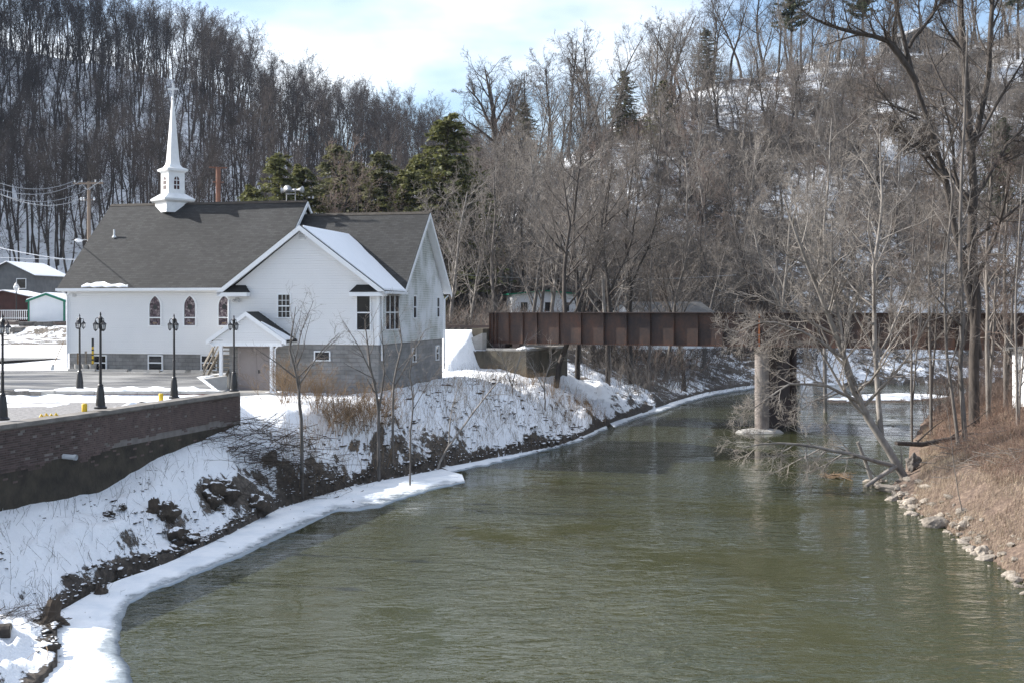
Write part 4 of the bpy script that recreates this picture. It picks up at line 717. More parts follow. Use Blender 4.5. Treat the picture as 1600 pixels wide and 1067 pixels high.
# ---------------------------------------------------------------- railway bridge
bang = math.atan2(BD[1], BD[0]); br = empty('railway_bridge', (B0[0], B0[1], 0), bang, 'rusty riveted plate girder railway bridge across the river', 'bridge')
BL = 39.0; PIER = 18.4
for gi, (y0, spans) in enumerate([(0.0, [(0, PIER - .08), (PIER + .08, BL)]), (5.0, [(0, PIER - .08), (PIER + .08, BL)])]):
    for si, (a, b) in enumerate(spans):
        gd = box('girder', 'rust_steel', br, a, b, y0 - .012, y0 + .012, GBOT + .03, GTOP - .03); gd['label'] = ['near girder over the left half of the river', 'near girder over the right half', 'far girder over the left half', 'far girder over the right half'][gi * 2 + si]
        box('top_flange', 'rust_dark', gd, a, b, y0 - .27, y0 + .27, GTOP - .03, GTOP); box('bottom_flange', 'rust_steel', gd, a, b, y0 - .2, y0 + .2, GBOT, GBOT + .035)
        if gi == 0:
            xs = ([0.02, .28, .55] if si == 0 else [a + .02]) + [1.45 + i * 1.03 for i in range(3)] + [3.51 + (i + 1) * 1.56 for i in range(9)] if si == 0 else [a + .02 + i * 1.56 for i in range(14)]
            for x in xs:
                if x < b - .1:
                    MB().box(x, x + .014, y0 - .16, y0 - .012, GBOT + .035, GTOP - .03).box(x + .014, x + .09, y0 - .03, y0 - .012, GBOT + .035, GTOP - .03).build('stiffener', 'rust_steel', gd)
            box('end_stiffener', 'rust_orange' if si == 0 else 'rust_steel', gd, (b - .1 if si == 0 else a), (b - .02 if si == 0 else a + .08), y0 - .15, y0 - .012, GBOT + .04, GTOP - .03)
            rv = MB()
            for x in xs:
                for k in range(14): z = GBOT + .12 + k * .137; rv.box(x + .04, x + .065, y0 - .042, y0 - .028, z, z + .025)
            x = a + .1
            while x < b - .1: rv.box(x, x + .03, y0 - .03, y0 - .012, GBOT + .07, GBOT + .1); x += .13
            stuff(rv.build('rivets', 'rust_orange', gd), 'rows of rivet heads')
        elif si == 0:
            for x in np.arange(.5, PIER, 1.56): box('stiffener', 'rust_steel', gd, x, x + .014, y0 - .14, y0 - .012, GBOT + .035, GTOP - .03)
for i in range(13): x = .4 + i * 3.1; box('floor_beam', 'rust_dark', br, x, x + .25, .03, 4.97, GBOT + .1, GBOT + .75)
for y in (1.75, 3.25): box('stringer', 'rust_dark', br, 0, BL, y - .12, y + .12, GBOT + .45, 6.05)
for y in (1.78, 3.22): MB().box(-60, BL + 20, y - .035, y + .035, RAILZ - .14, RAILZ).box(-60, BL + 20, y - .07, y + .07, RAILZ - .16, RAILZ - .14).build('rail', 'rust_dark', br)
tie = box('tie', 'tie_wood', br, -.11, .11, 1.2, 3.8, RAILZ - .36, RAILZ - .165)
for i in range(150):
    o = tie if i == 0 else tie.copy()
    if i: COL.objects.link(o)
    o.location.x = -30 + i * .52
# pier
def bl(x, y, z=0): p = np.array(B0) + BD * x + BN * y; return Vector((p[0], p[1], z))
pr = empty('bridge_pier', (bl(PIER, 0).x, bl(PIER, 0).y, 0), 0, 'bridge pier of two riveted steel caissons joined by a dark web', 'bridge pier')
fo = Vector((3.0, 5.6, 0))
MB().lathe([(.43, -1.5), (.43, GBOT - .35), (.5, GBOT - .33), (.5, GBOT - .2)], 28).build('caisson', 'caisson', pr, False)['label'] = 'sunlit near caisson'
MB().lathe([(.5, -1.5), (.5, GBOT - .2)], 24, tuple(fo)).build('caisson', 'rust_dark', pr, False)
MB().bar((fo * .12) + Vector((0, 0, 2)), (fo * .93) + Vector((0, 0, 2)), .4, 6.2).build('web', 'rust_dark', pr)
MB().lathe([(.45, 2.3), (.45, 2.42)], 28).lathe([(.45, 1.0), (.45, 1.1)], 28).build('hoop', 'caisson', pr)
ft = MB().lathe([(1.25, -1.2), (1.2, .02), (1.05, .14), (.5, .24)], 9, (-.1, .0, 0), .3).build('footing', 'concrete', pr); ft.scale = (1.25, .8, 1)
MB().box(-.7, .7, -.35, .35, GBOT - .2, GBOT).build('bearing', 'rust_dark', pr); 
# abutments
ab = empty('bridge_abutment', (B0[0], B0[1], 0), bang, 'stained concrete abutment under the left end of the bridge', 'abutment')
box('seat', 'old_concrete', ab, .1, 3.2, -1.2, 6.2, -.5, 4.75); box('backwall', 'old_concrete', ab, -.9, -.1, -.9, 6.0, 1, 6.2)
MB().prism([(.1, -1.15, 4.75), (.1, -1.15, 1.0), (-5.4, -2.6, 1.0), (-4.6, -2.4, 3.3), (-2.6, -1.9, 4.35), (-1.5, -1.55, 4.75)], (.15, .5, 0)).build('wing_wall', 'old_concrete', ab)
MB().prism([(-.1, -1.0, 5.9), (-.1, -1.0, 4.5), (-1.8, -1.4, 4.5), (-1.0, -1.2, 5.5)], (.1, .5, 0)).build('upper_wing', 'concrete', ab)
box('bearing_shelf', 'concrete', ab, .2, 3.15, -1.05, 6.0, 4.75, 4.9); MB().box(.4, 1.3, -.4, .4, 4.9, GBOT).box(1.8, 2.3, -.3, .3, 4.9, GBOT - .02).build('bearing', 'rust_dark', ab)
p1, p2 = bl(3.6, -.3), bl(2.0, -.7)
mound('snow_patch', [tuple(bl(-2.3, -1.75)[:2]), tuple(bl(.2, -1.1)[:2]), tuple(bl(.2, -.7)[:2]), tuple(bl(-2.2, -1.3)[:2])], 4.74, .1, 'snow cap on the abutment wing wall', 21, n=24)
mound('snow_patch', [tuple(bl(2.4, -1.0)[:2]), tuple(bl(3.1, -1.0)[:2]), tuple(bl(3.1, .8)[:2]), tuple(bl(2.4, .8)[:2])], 4.9, .22, 'snow heap on the bearing shelf', 22, n=24)
ab2 = empty('bridge_abutment', tuple(bl(BL - .5, 0)), bang, 'concrete abutment hidden in trees at the right end of the bridge', 'abutment'); box('seat', 'old_concrete', ab2, 0, 3, -1, 6, -1, GBOT - .02); box('backwall', 'old_concrete', ab2, .6, 1.4, -.8, 5.8, 4, 6.2)
# ---------------------------------------------------------------- buildings and poles beyond
def house(name, loc, rz, w, d, h, rh, wm, rm, label, wins=(), snow=False, over=.35, cat='house', trim=None):
    t = empty(name, loc, rz, label, cat); box('wall', wm, t, 0, w, 0, d, -1.0, h)
    MB().prism([(0, 0, h), (w, 0, h), (w / 2, 0, h + rh)], (0, d, 0)).build('gable_wall', wm, t)
    for s, xa in ((0, -over), (1, w + over)):
        ze = h - rh / (w / 2) * over; P = [(xa, -over, ze), (w / 2, -over, h + rh), (w / 2, d + over, h + rh), (xa, d + over, ze)]; rf = MB().prism(P, (0, 0, .12)).build('roof', rm, t)
        if snow: slab('roof_snow', [(x * .98 + w * .01, y, z + .12) for x, y, z in P], .1, rf, 'snow on the roof slope')
    if trim:
        for xa in (-over, w + over): MB().prism([(xa, -over - .03, h - rh / (w / 2) * over - .05), (w / 2, -over - .03, h + rh - .05), (w / 2, -over - .03, h + rh + .14), (xa, -over - .03, h - rh / (w / 2) * over + .14)], (0, .06, 0)).build('rake_board', trim, t)
        for xa in (0, w): box('corner_board', trim, t, xa - .07, xa + .07, -.05, .07, -.5, h)
    for a0, a1, z0, z1 in wins:
        wd = MB().box(a0 - .08, a1 + .08, -.05, 0, z0 - .08, z1 + .08).build('window', 'trim', t); box('pane', 'dark_glass', wd, a0, a1, -.07, -.045, z0, z1)
    return t
p = PX(45, 513, 100); house('garden_shed', p, R(4), 3.0, 4.6, 2.35, .55, 'shed_white', 'shed_white', 'white shed with dark green trim and snowy roof in the field', snow=True, cat='shed', trim='green_trim', over=.2)
p = PX(108, 470, 100.5); 
p = PX(-28, 462, 128); house('hillside_house', p, R(-8), 6.2, 7, 2.2, 1.4, 'blue_grey_wall', 'grey_roof', 'grey house with a snowy gabled roof at the foot of the left hill', [(1, 1.8, .8, 1.8), (4.2, 5.2, .8, 1.8)], True)
p = PX(-30, 500, 112); house('brown_building', p, R(3), 4.4, 6, 2.2, .5, 'brown_wall', 'brown_wall', 'low dark reddish brown building behind the white railing', [], True, cat='building')
rl = empty('railing', PX(2, 500, 104), R(4), 'white picket railing in front of the brown building', 'railing')
for i in range(14): box('picket', 'trim', rl, i * .17 - .02, i * .17 + .02, -.02, .02, 0, .85)
for z in (.15, .85): box('rail', 'trim', rl, -.1, 2.4, -.03, .03, z - .03, z + .03)
p = PX(800, 497, 104); house('white_house', p, R(6), 6.0, 5, 2.1, .3, 'trim', 'green_trim', 'white house with a green roof edge behind the bridge', [(.8, 1.4, .6, 1.4), (3.0, 3.6, .6, 1.4), (4.6, 5.2, .6, 1.4)], False)
p = PX(950, 527, 108); house('white_house', p, R(-62), 5, 8.5, 2.1, 1.1, 'trim', 'grey_roof', 'white house with a long grey roof behind the bare trees', [(1.5, 2.3, .6, 1.4)], False)
p = PX(1624, 606, 55.5); house('white_trailer', (p.x, p.y, H(p.x + 2, p.y + 2) - .4), R(0), 5.5, 3, 3.0, .25, 'shed_white', 'grey_roof', 'white building just visible at the right edge behind the brush', [(2.2, 3.2, 1.2, 2.1)], False, cat='building')
p = PX(1415, 52, 215); hh = H(p.x, p.y); house('hilltop_house', (p.x, p.y, hh), R(25), 9, 7, 3.2, 2.0, 'blue_grey_wall', 'galv', 'pale roofed house on the crest of the right hill', [(2, 3, 1, 2.2)], False)
# stone blocks in the snow field
for i, (px, py, w, lab) in enumerate([(18, 518, .75, 'long dark stone block in the snow field, leftmost of the row'), (28, 524, .5, 'small stone block lying before the leftmost long one'), (44, 523, .6, 'flat dark stone block in the snow before the shed'), (69, 524, .65, 'pale brown stone block in the snow in front of the shed'), (92, 522, .6, 'brown stone block in the snow nearest the church corner')]):
    x, y = GP(px, py, 5.35); o = block_mesh('stone_block', w, .35, .2, 40 + i, 'stone_block'); o.location = (x, y, H(x, y) - .05); o.rotation_euler = (0, 0, .2 * i - .4); tag(o, lab, 'stone block', 'stone blocks in the snow field')
# poles, wires, lights
up = empty('utility_pole', (PX(139, 420, 84).x, 84, 4.7), R(-8), 'weathered wooden utility pole with a crossarm behind the church roof', 'utility pole')
ptop = PX(139, 284, 84).z - 4.7; MB().tube([(0, 0, -.3), (0, 0, ptop)], [.17, .12], 10).build('pole', 'wood_pole', up)
ca = MB().bar((-1.15, -.1, ptop - .15), (1.15, -.1, ptop - .15), .11, .13).build('crossarm', 'wood_pole', up)
for x in (-1.05, -.5, .55, 1.05): MB().lathe([(.03, 0), (.06, .05), (.03, .1), (.05, .14), (.0001, .2)], 8, (x, -.1, ptop - .08)).build('insulator', 'pvc', ca, True)
MB().bar((-.6, -.06, ptop - 1.35), (.5, -.06, ptop - 1.35), .07).build('crossarm', 'wood_pole', up); MB().bar((-.5, -.08, ptop - .2), (0, -.08, ptop - .7), .04).bar((.5, -.08, ptop - .2), (0, -.08, ptop - .7), .04).build('brace', 'steel_grey', up)
for x in (-.55, -.35, .45): MB().lathe([(.05, -.1), (.08, 0), (.05, .12), (.0001, .18)], 8, (x, -.1, ptop - 1.3)).build('insulator', 'pvc', up, True)
rp = empty('utility_pole', (PX(341, 420, 90).x, 90, 4.5), R(20), 'reddish brown lit pole with two short crossarms rising behind the nave roof', 'utility pole'); pt = PX(341, 262, 90).z - 4.5
MB().tube([(0, 0, 0), (0, 0, pt)], [.22, .19], 10).build('pole', 'red_pole', rp)
for z, l in ((pt - .02, .7), (pt - 1.15, .42)): MB().bar((-l, 0, z), (l, 0, z), .1).build('crossarm', 'red_pole', rp)
for k in range(16): MB().bar((-.28 if k % 2 else .12, -.18, pt - .5 - k * .4), (-.12 if k % 2 else .28, -.18, pt - .5 - k * .4), .03).build('step_peg', 'rust_dark', rp)
slp = empty('street_light', (PX(146, 400, 78).x, 78, 4.6), 0, 'cobra head street light on a curved arm left of the roof edge', 'street light'); zz = PX(122, 377, 78).z - 4.6
MB().tube([(.3, 0, -.4), (.3, 0, zz - .6)], [.09, .07], 8).build('pole', 'steel_grey', slp); MB().tube([(.3, 0, zz - .7), (.0, -.05, zz - .1), (-.45, -.1, zz + .08), (-.75, -.12, zz + .06)], .03, 6).build('arm', 'steel_grey', slp); hd = MB().lathe([(.02, -.12), (.13, -.08), (.16, 0), (.1, .07), (.02, .09)], 12).build('lamp_head', 'pvc', slp, True); hd.location = (-.95, -.12, zz + .05); hd.scale = (1.9, 1, 1)
al = empty('globe_lamp', (*GP(25.5, 500, 6.0)[:1], 110, 5.6), 0, 'dark post lamp with a white acorn globe by the brown building', 'lamp post'); al.location.x = PX(25.5, 0, 110).x; zl = PX(25.5, 455, 110).z - 5.6
MB().tube([(0, 0, -.5), (0, 0, zl)], [.08, .05], 8).build('pole', 'black_metal', al); MB().lathe([(.1, 0), (.26, .2), (.28, .4), (.16, .62), (.06, .72), (.03, .86)], 12, (0, 0, zl)).build('globe', 'lamp_glass', al, True)
def wire(p, q, sag, r, label, mat='steel_grey'):
    p, q = Vector(p), Vector(q); pts = [p.lerp(q, t) - Vector((0, 0, sag * 4 * t * (1 - t))) for t in np.linspace(0, 1, 14)]
    o = MB().tube(pts, r, 5).build('power_line', mat); return tag(o, label, 'wire', 'overhead wires')
Pt = lambda x, y: up.matrix_basis @ Vector((x, -.1, y)); 
for (px, py, Y), x, zo, sag, lab in [((-60, 258, 70), -1.05, .06, 1.0, 'topmost overhead wire reaching the left tip of the crossarm'), ((-60, 268, 70), -.5, .06, 1.2, 'second overhead wire reaching the crossarm'), ((-60, 272, 68), 1.05, .06, 1.6, 'overhead wire reaching the right end of the crossarm'), ((-60, 270, 55), -.5, -1.2, 1.0, 'overhead wire crossing down to the lower crossarm')]:
    wire(PX(px, py, Y), Pt(x, ptop + zo), sag, .022, lab)
wire(PX(-60, 372, 62), PX(180, 408, 92), .4, .03, 'thick pale cable sloping down to the church roof edge', 'pvc'); wire(PX(-60, 398, 64), PX(170, 402, 92), .2, .018, 'thin cable just below the thick pale one', 'pvc')
wire(PX(640, 423, 96), PX(1150, 430, 108), .6, .02, 'thin wire strung across the trees behind the bridge')
# ---------------------------------------------------------------- vegetation
def nrm(a): return a / np.maximum(np.linalg.norm(a, axis=-1, keepdims=True), 1e-9)
def walk(base, d, length, r0, npts, rng, up=.15, wig=.15, taper=.3):
    """polylines: base (B,3), d (B,3), length (B,), r0 (B,)"""
    B = len(base); P = np.zeros((B, npts, 3)); P[:, 0] = base; step = (length / (npts - 1))[:, None]; d = nrm(d)
    for i in range(1, npts):
        d = nrm(d + np.array([0, 0, up]) + rng.randn(B, 3) * wig); P[:, i] = P[:, i - 1] + d * step
    return P, r0[:, None] * np.linspace(1, taper, npts)[None, :]
def spawn(P, Rr, rng, k, t0, t1, ang, lenf, npts, rf, up=.1, wig=.15, taper=.3, rmin=.008, droop_len=.55, minlen=.0):
    B, n, _ = P.shape; L = np.linalg.norm(np.diff(P, axis=1), axis=2).sum(1)
    t = t0 + (t1 - t0) * (np.arange(k)[None, :] + rng.rand(B, k)) / k; x = t * (n - 1); i = np.clip(x.astype(int), 0, n - 2); f = (x - i)[..., None]
    bi = np.arange(B)[:, None]; base = P[bi, i] * (1 - f) + P[bi, i + 1] * f; T = nrm(P[bi, i + 1] - P[bi, i]); r = Rr[bi, i] * (1 - f[..., 0]) + Rr[bi, i + 1] * f[..., 0]
    q = rng.randn(B, k, 3); q = nrm(q - (q * T).sum(-1, keepdims=True) * T); a = np.radians(rng.uniform(ang[0], ang[1], (B, k)))[..., None]
    d = np.cos(a) * T + np.sin(a) * q; ln = L[:, None] * lenf * (1 - droop_len * (t - t0) / max(t1 - t0, .01)) * rng.uniform(.65, 1.2, (B, k)); ln = np.maximum(ln, minlen)
    return walk(base.reshape(-1, 3), d.reshape(-1, 3), ln.ravel(), np.maximum(r * rf, rmin).ravel(), npts, rng, up, wig, taper)
def tubes(parts, name, mat):
    """parts: list of (P, R, sides)"""
    VV, FF, off = [], [], 0
    for P, Rr, s in parts:
        B, n, _ = P.shape; T = np.zeros_like(P); T[:, 1:-1] = P[:, 2:] - P[:, :-2]; T[:, 0] = P[:, 1] - P[:, 0]; T[:, -1] = P[:, -1] - P[:, -2]; T = nrm(T)
        ref = np.where(np.abs(T[:, :1, 2:]) > .8, np.array([1., .13, 0]), np.array([0, .1, 1.])); ref = np.broadcast_to(ref, T.shape)
        A = nrm(np.cross(T, ref)); C = np.cross(A, T); th = np.arange(s) * 2 * np.pi / s
        V = P[:, :, None] + Rr[:, :, None, None] * (A[:, :, None] * np.cos(th)[:, None] + C[:, :, None] * np.sin(th)[:, None]); VV.append(V.reshape(-1, 3))
        ix = off + np.arange(B * n * s).reshape(B, n, s); nx = np.roll(ix, -1, 2)
        FF.append(np.stack([ix[:, :-1], nx[:, :-1], nx[:, 1:], ix[:, 1:]], -1).reshape(-1, 4)); off += B * n * s
    return np_mesh(name, np.concatenate(VV), FF, mat, True)
def bare_tree(seed, h=18, r=.2, fork=.45, k1=14, ang1=(30, 58), len1=.36, k2=6, k3=5, k4=3, bark='bark_dark', twig='twig_forest', lean=.04, up1=.12, rm=.012, wig=.05, trunks=None, tmax=.98):
    rng = np.random.RandomState(seed)
    if trunks is None:
        d = np.array([[rng.randn() * lean, rng.randn() * lean, 1.0]]); P0, R0 = walk(np.zeros((1, 3)), d, np.array([h]), np.array([r]), 9, rng, .03, wig, .22)
        R0[:, 0] *= 1.35; P0[:, 0, 2] -= .6
    else: P0, R0 = trunks
    P1, R1 = spawn(P0, R0, rng, k1, fork, tmax, ang1, len1, 6, .55, up1, .13, .25, rm * 1.6, .5)
    P2, R2 = spawn(P1, R1, rng, k2, .2, 1, (25, 60), .48, 4, .55, .06, .16, .35, rm * 1.2, .4, .3)
    P3, R3 = spawn(P2, R2, rng, k3, .15, 1, (25, 60), .52, 3, .6, .03, .18, .5, rm, .3, .3)
    tw = [(P2, R2, 3), (P3, R3, 3)]
    if k4: P4, R4 = spawn(P3, R3, rng, k4, .2, 1, (25, 55), .6, 2, .7, .02, .1, .6, rm * .8, .3, .25); tw.append((P4, R4, 3))
    return tubes([(P0, R0, 8), (P1, R1, 5)], 'trunk', bark), tubes(tw, 'crown', twig)
def tree_obj(name, meshes, loc, rz, sc, label, cat='tree', group=None):
    t = empty(name, loc, rz, label, cat, group); t.scale = (sc, sc, sc) if not hasattr(sc, '__len__') else sc
    obj('trunk', meshes[0], t); obj('crown', meshes[1], t); return t
def sprays(seed, h, rad, nb, per, mat, droop=.25, bare=.12, leaf=.34, shape=.85, irregular=.35):
    """evergreen: trunk, tiers of drooping boughs, flat needle sprays"""
    rng = np.random.RandomState(seed); P0, R0 = walk(np.zeros((1, 3)), np.array([[.02, .0, 1.]]), np.array([h]), np.array([h * .016]), 8, rng, .05, .02, .12); P0[:, 0, 2] -= .5
    t = bare + (1 - bare) * rng.rand(nb) ** 1.1; az = rng.rand(nb) * 2 * np.pi; ln = rad * (1 - t) ** shape * rng.uniform(1 - irregular, 1 + irregular, nb) + .35
    base = np.stack([np.interp(t, np.linspace(0, 1, 8), P0[0, :, i]) for i in range(3)], -1); d = np.stack([np.cos(az), np.sin(az), .25 + 0 * az], -1)
    PB, RB = walk(base, d, ln, np.full(nb, .03), 5, rng, -droop, .08, .3)
    x = rng.rand(nb, per) ** .7 * 3.99; i = x.astype(int); f = (x - i)[..., None]; bi = np.arange(nb)[:, None]; c = PB[bi, i] * (1 - f) + PB[bi, i + 1] * f; T = nrm(PB[bi, i + 1] - PB[bi, i])
    side = nrm(np.cross(T, np.array([0, 0, 1.])) + rng.randn(nb, per, 3) * .25) * np.sign(rng.randn(nb, per, 1)); dirn = nrm(T * .55 + side * .8 + np.array([0, 0, -.22]) + rng.randn(nb, per, 3) * .22)
    w = nrm(np.cross(dirn, nrm(np.array([0, 0, 1.]) + rng.randn(nb, per, 3) * .5))); l = leaf * rng.uniform(.5, 1.4, (nb, per, 1)); ww = l * .22
    V = np.stack([c - w * ww * .3, c + dirn * l * .5 - w * ww, c + dirn * l, c + dirn * l * .55 + w * ww], 2).reshape(-1, 3); n = nb * per; F = np.arange(n * 4).reshape(n, 4)
    return tubes([(P0, R0, 7), (PB, RB, 3)], 'trunk', 'bark_dark'), np_mesh('crown', V, [F], mat)
def pick_xy(px, Y): return (px - 800) * Y / FPX
rng = np.random.RandomState(12)
# prototypes
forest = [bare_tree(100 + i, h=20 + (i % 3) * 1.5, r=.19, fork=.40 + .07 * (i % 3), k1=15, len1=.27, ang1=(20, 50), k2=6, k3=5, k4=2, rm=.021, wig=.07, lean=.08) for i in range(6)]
spread = [bare_tree(200 + i, h=14, r=.19, fork=.22 + .05 * (i % 2), k1=14, len1=.42, ang1=(28, 60), k2=7, k3=5, k4=2, bark=['bark_grey', 'bark_grey', 'bark_dark', 'bark_dark', 'bark_pale'][i], twig=['twig_grey', 'twig_grey', 'twig_red', 'twig_grey', 'twig_pale'][i], rm=.015, wig=.08) for i in range(5)]
crest = [bare_tree(300 + i, h=17, r=.26, fork=.35, k1=11, len1=.38, ang1=(28, 62), k2=6, k3=5, k4=3, bark='bark_dark', twig='twig_dark', rm=.018, wig=.09) for i in range(4)]
ever = [sprays(400 + i, 13, 3.3, 330, 70, ['needles_olive', 'needles_dark', 'needles_mid'][i], .1, .05, .3, .65, .6) for i in range(3)]
pine = sprays(410, 17, 3.2, 110, 90, 'needles_dark', -.03, .42, .42, .55, .5)
# shrub prototypes: many stems from the ground
def shrub(seed, n, h, spread_, mat, k2=5, k3=4, rm=.007, r0=.016, name='stems'):
    rng = np.random.RandomState(seed); b = rng.randn(n, 3) * np.array([spread_ * .35, spread_ * .35, 0]); d = np.stack([b[:, 0] * .35 / max(spread_, .3) + rng.randn(n) * .25, b[:, 1] * .35 / max(spread_, .3) + rng.randn(n) * .25, np.ones(n)], -1)
    P, Rr = walk(b - np.array([0, 0, .1]), d, h * rng.uniform(.6, 1.1, n), np.full(n, r0), 5, rng, .0, .12, .35); parts = [(P, Rr, 3)]
    P2, R2 = spawn(P, Rr, rng, k2, .25, 1, (20, 50), .45, 3, .6, .05, .12, .5, rm); parts.append((P2, R2, 3))
    if k3: P3, R3 = spawn(P2, R2, rng, k3, .2, 1, (20, 50), .5, 2, .7, .0, .1, .6, rm * .8); parts.append((P3, R3, 3))
    return tubes(parts, name, mat)
under = [shrub(500 + i, 16, 3.8, 2.2, ['twig_grey', 'twig_red', 'twig_dark', 'twig_grey'][i], 6, 3, .017, .03) for i in range(4)]

def on_hill(which, px, t):
    """ground point of a hill: column px, t from foot 0 to crest 1"""
    I = lambda tab: float(np.interp(px, [a for a, b in tab], [b for a, b in tab]))
    if which == 'l': yc, yf = I([(-900, 330), (0, 330), (300, 340), (600, 370), (900, 390)]), I([(-900, 130), (-450, 140), (0, 178), (300, 172), (700, 180), (900, 200)])
    else: yc, yf = I([(560, 140), (740, 150), (900, 178), (1180, 208), (1600, 225), (2600, 240)]), I([(560, 108), (700, 108), (900, 113), (1100, 120), (1300, 126), (1600, 131), (2600, 145)])
    Y = yf + (yc - yf) * t; x = pick_xy(px, Y); return x, Y
def scatter(which, n, pxr, tr, seed):
    r_ = np.random.RandomState(seed); out = []
    for i in range(n):
        px = pxr[0] + (pxr[1] - pxr[0]) * ((i * .61803398875 + .1 * r_.rand()) % 1); t = tr[0] + (tr[1] - tr[0]) * ((i + r_.rand()) / n); x, y = on_hill(which, px, t); out.append((x, y))
    A = np.array(out); z = height(A[:, 0], A[:, 1]); return np.column_stack([A, z])
ORD = ['leftmost', 'second', 'third', 'fourth', 'fifth', 'sixth', 'seventh', 'eighth', 'ninth', 'tenth', 'eleventh', 'twelfth', 'thirteenth', 'fourteenth', 'fifteenth', 'sixteenth', 'seventeenth', 'eighteenth', 'nineteenth', 'twentieth', 'twenty-first', 'twenty-second', 'twenty-third', 'twenty-fourth', 'twenty-fifth', 'twenty-sixth', 'twenty-seventh', 'twenty-eighth', 'twenty-ninth', 'thirtieth', 'thirty-first', 'thirty-second', 'thirty-third', 'thirty-fourth']
def ordinal(pts, text): r = np.argsort(np.argsort(pts[:, 0] / pts[:, 1])); return [text + (', leftmost of them' if k == 0 else ', ' + ORD[k] + ' from the left') for k in r]
def plant(name, protos, pts, smin, smax, label, group, seed, cat='tree'):
    r_ = random.Random(seed)
    for i, (x, y, z) in enumerate(pts): k = r_.randrange(len(protos)); s = r_.uniform(smin, smax); tree_obj(name, protos[k], (x, y, z - .1), r_.uniform(0, 6.28), (s, s, s * r_.uniform(.92, 1.08)), (label if isinstance(label, str) else label[i]), cat, group)
def mass(name, meshes_src, pts, smin, smax, label, seed, cat):
    """one uncountable mass: geometry nodes instancing of given mesh objects"""
    r_ = np.random.RandomState(seed); n = len(pts); me = bpy.data.meshes.new(name); me.from_pydata([tuple(p) for p in pts], [], []); me.update()
    for nm, ty, vals in [('rot', 'FLOAT', r_.rand(n) * 6.28), ('scl', 'FLOAT', r_.uniform(smin, smax, n)), ('idx', 'INT', r_.randint(0, len(meshes_src), n))]:
        a = me.attributes.new(nm, ty, 'POINT'); a.data.foreach_set('value', vals.astype(np.int32 if ty == 'INT' else np.float32))
    o = obj(name, me); t = bpy.data.node_groups.new(name, 'GeometryNodeTree'); t.interface.new_socket('Geometry', in_out='INPUT', socket_type='NodeSocketGeometry'); t.interface.new_socket('Geometry', in_out='OUTPUT', socket_type='NodeSocketGeometry')
    gi, go = t.nodes.new('NodeGroupInput'), t.nodes.new('NodeGroupOutput'); ip = t.nodes.new('GeometryNodeInstanceOnPoints'); prev = gi.outputs[0]
    jn = t.nodes.new('GeometryNodeGeometryToInstance')
    for group_ in reversed(meshes_src):
        jj = t.nodes.new('GeometryNodeJoinGeometry')
        for ob in group_: oi = t.nodes.new('GeometryNodeObjectInfo'); oi.inputs['Object'].default_value = ob; oi.transform_space = 'ORIGINAL'; t.links.new(oi.outputs['Geometry'], jj.inputs[0])
        g2 = t.nodes.new('GeometryNodeGeometryToInstance'); t.links.new(jj.outputs[0], g2.inputs[0]); t.links.new(g2.outputs[0], jn.inputs[0])
    jm = t.nodes.new('GeometryNodeJoinGeometry'); t.nodes.remove(jn)
    for g2 in [n_ for n_ in t.nodes if n_.bl_idname == 'GeometryNodeGeometryToInstance']: t.links.new(g2.outputs[0], jm.inputs[0])
    t.links.new(jm.outputs[0], ip.inputs['Instance']); ip.inputs['Pick Instance'].default_value = True
    def attr(nm, ty): a = t.nodes.new('GeometryNodeInputNamedAttribute'); a.data_type = ty; a.inputs['Name'].default_value = nm; return a.outputs['Attribute']
    cx = t.nodes.new('ShaderNodeCombineXYZ'); t.links.new(attr('rot', 'FLOAT'), cx.inputs[2]); t.links.new(cx.outputs[0], ip.inputs['Rotation']); t.links.new(attr('scl', 'FLOAT'), ip.inputs['Scale']); t.links.new(attr('idx', 'INT'), ip.inputs['Instance Index']); t.links.new(prev, ip.inputs['Points']); t.links.new(ip.outputs[0], go.inputs[0])
    md = o.modifiers.new('scatter', 'NODES'); md.node_group = t; return stuff(o, label, cat)
def children_of(name_prefix):
    seen = {}
    for o in bpy.data.objects:
        if o.parent and o.parent.name.startswith(name_prefix) and o.type == 'MESH':
            seen.setdefault(o.parent.name, []).append(o)
    return [v for v in seen.values() if len(v) == 2]
# left hill (shaded by its crest, heightened out of view)
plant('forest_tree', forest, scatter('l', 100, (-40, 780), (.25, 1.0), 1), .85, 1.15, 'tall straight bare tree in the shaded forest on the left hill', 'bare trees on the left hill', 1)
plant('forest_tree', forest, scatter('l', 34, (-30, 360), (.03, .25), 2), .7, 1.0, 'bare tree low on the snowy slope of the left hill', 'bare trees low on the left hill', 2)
# right hill
plant('hillside_tree', spread, scatter('r', 85, (740, 1640), (.03, .80), 3), .65, 1.1, 'grey brown bare tree on the sunlit face of the right hill', 'bare trees on the right hill', 3)
CR = scatter('r', 34, (775, 1620), (.88, 1.02), 4)
plant('crest_tree', crest, CR, .8, 1.1, ordinal(CR, 'dark bare tree standing against the sky on the right crest'), 'bare trees along the right crest', 4)
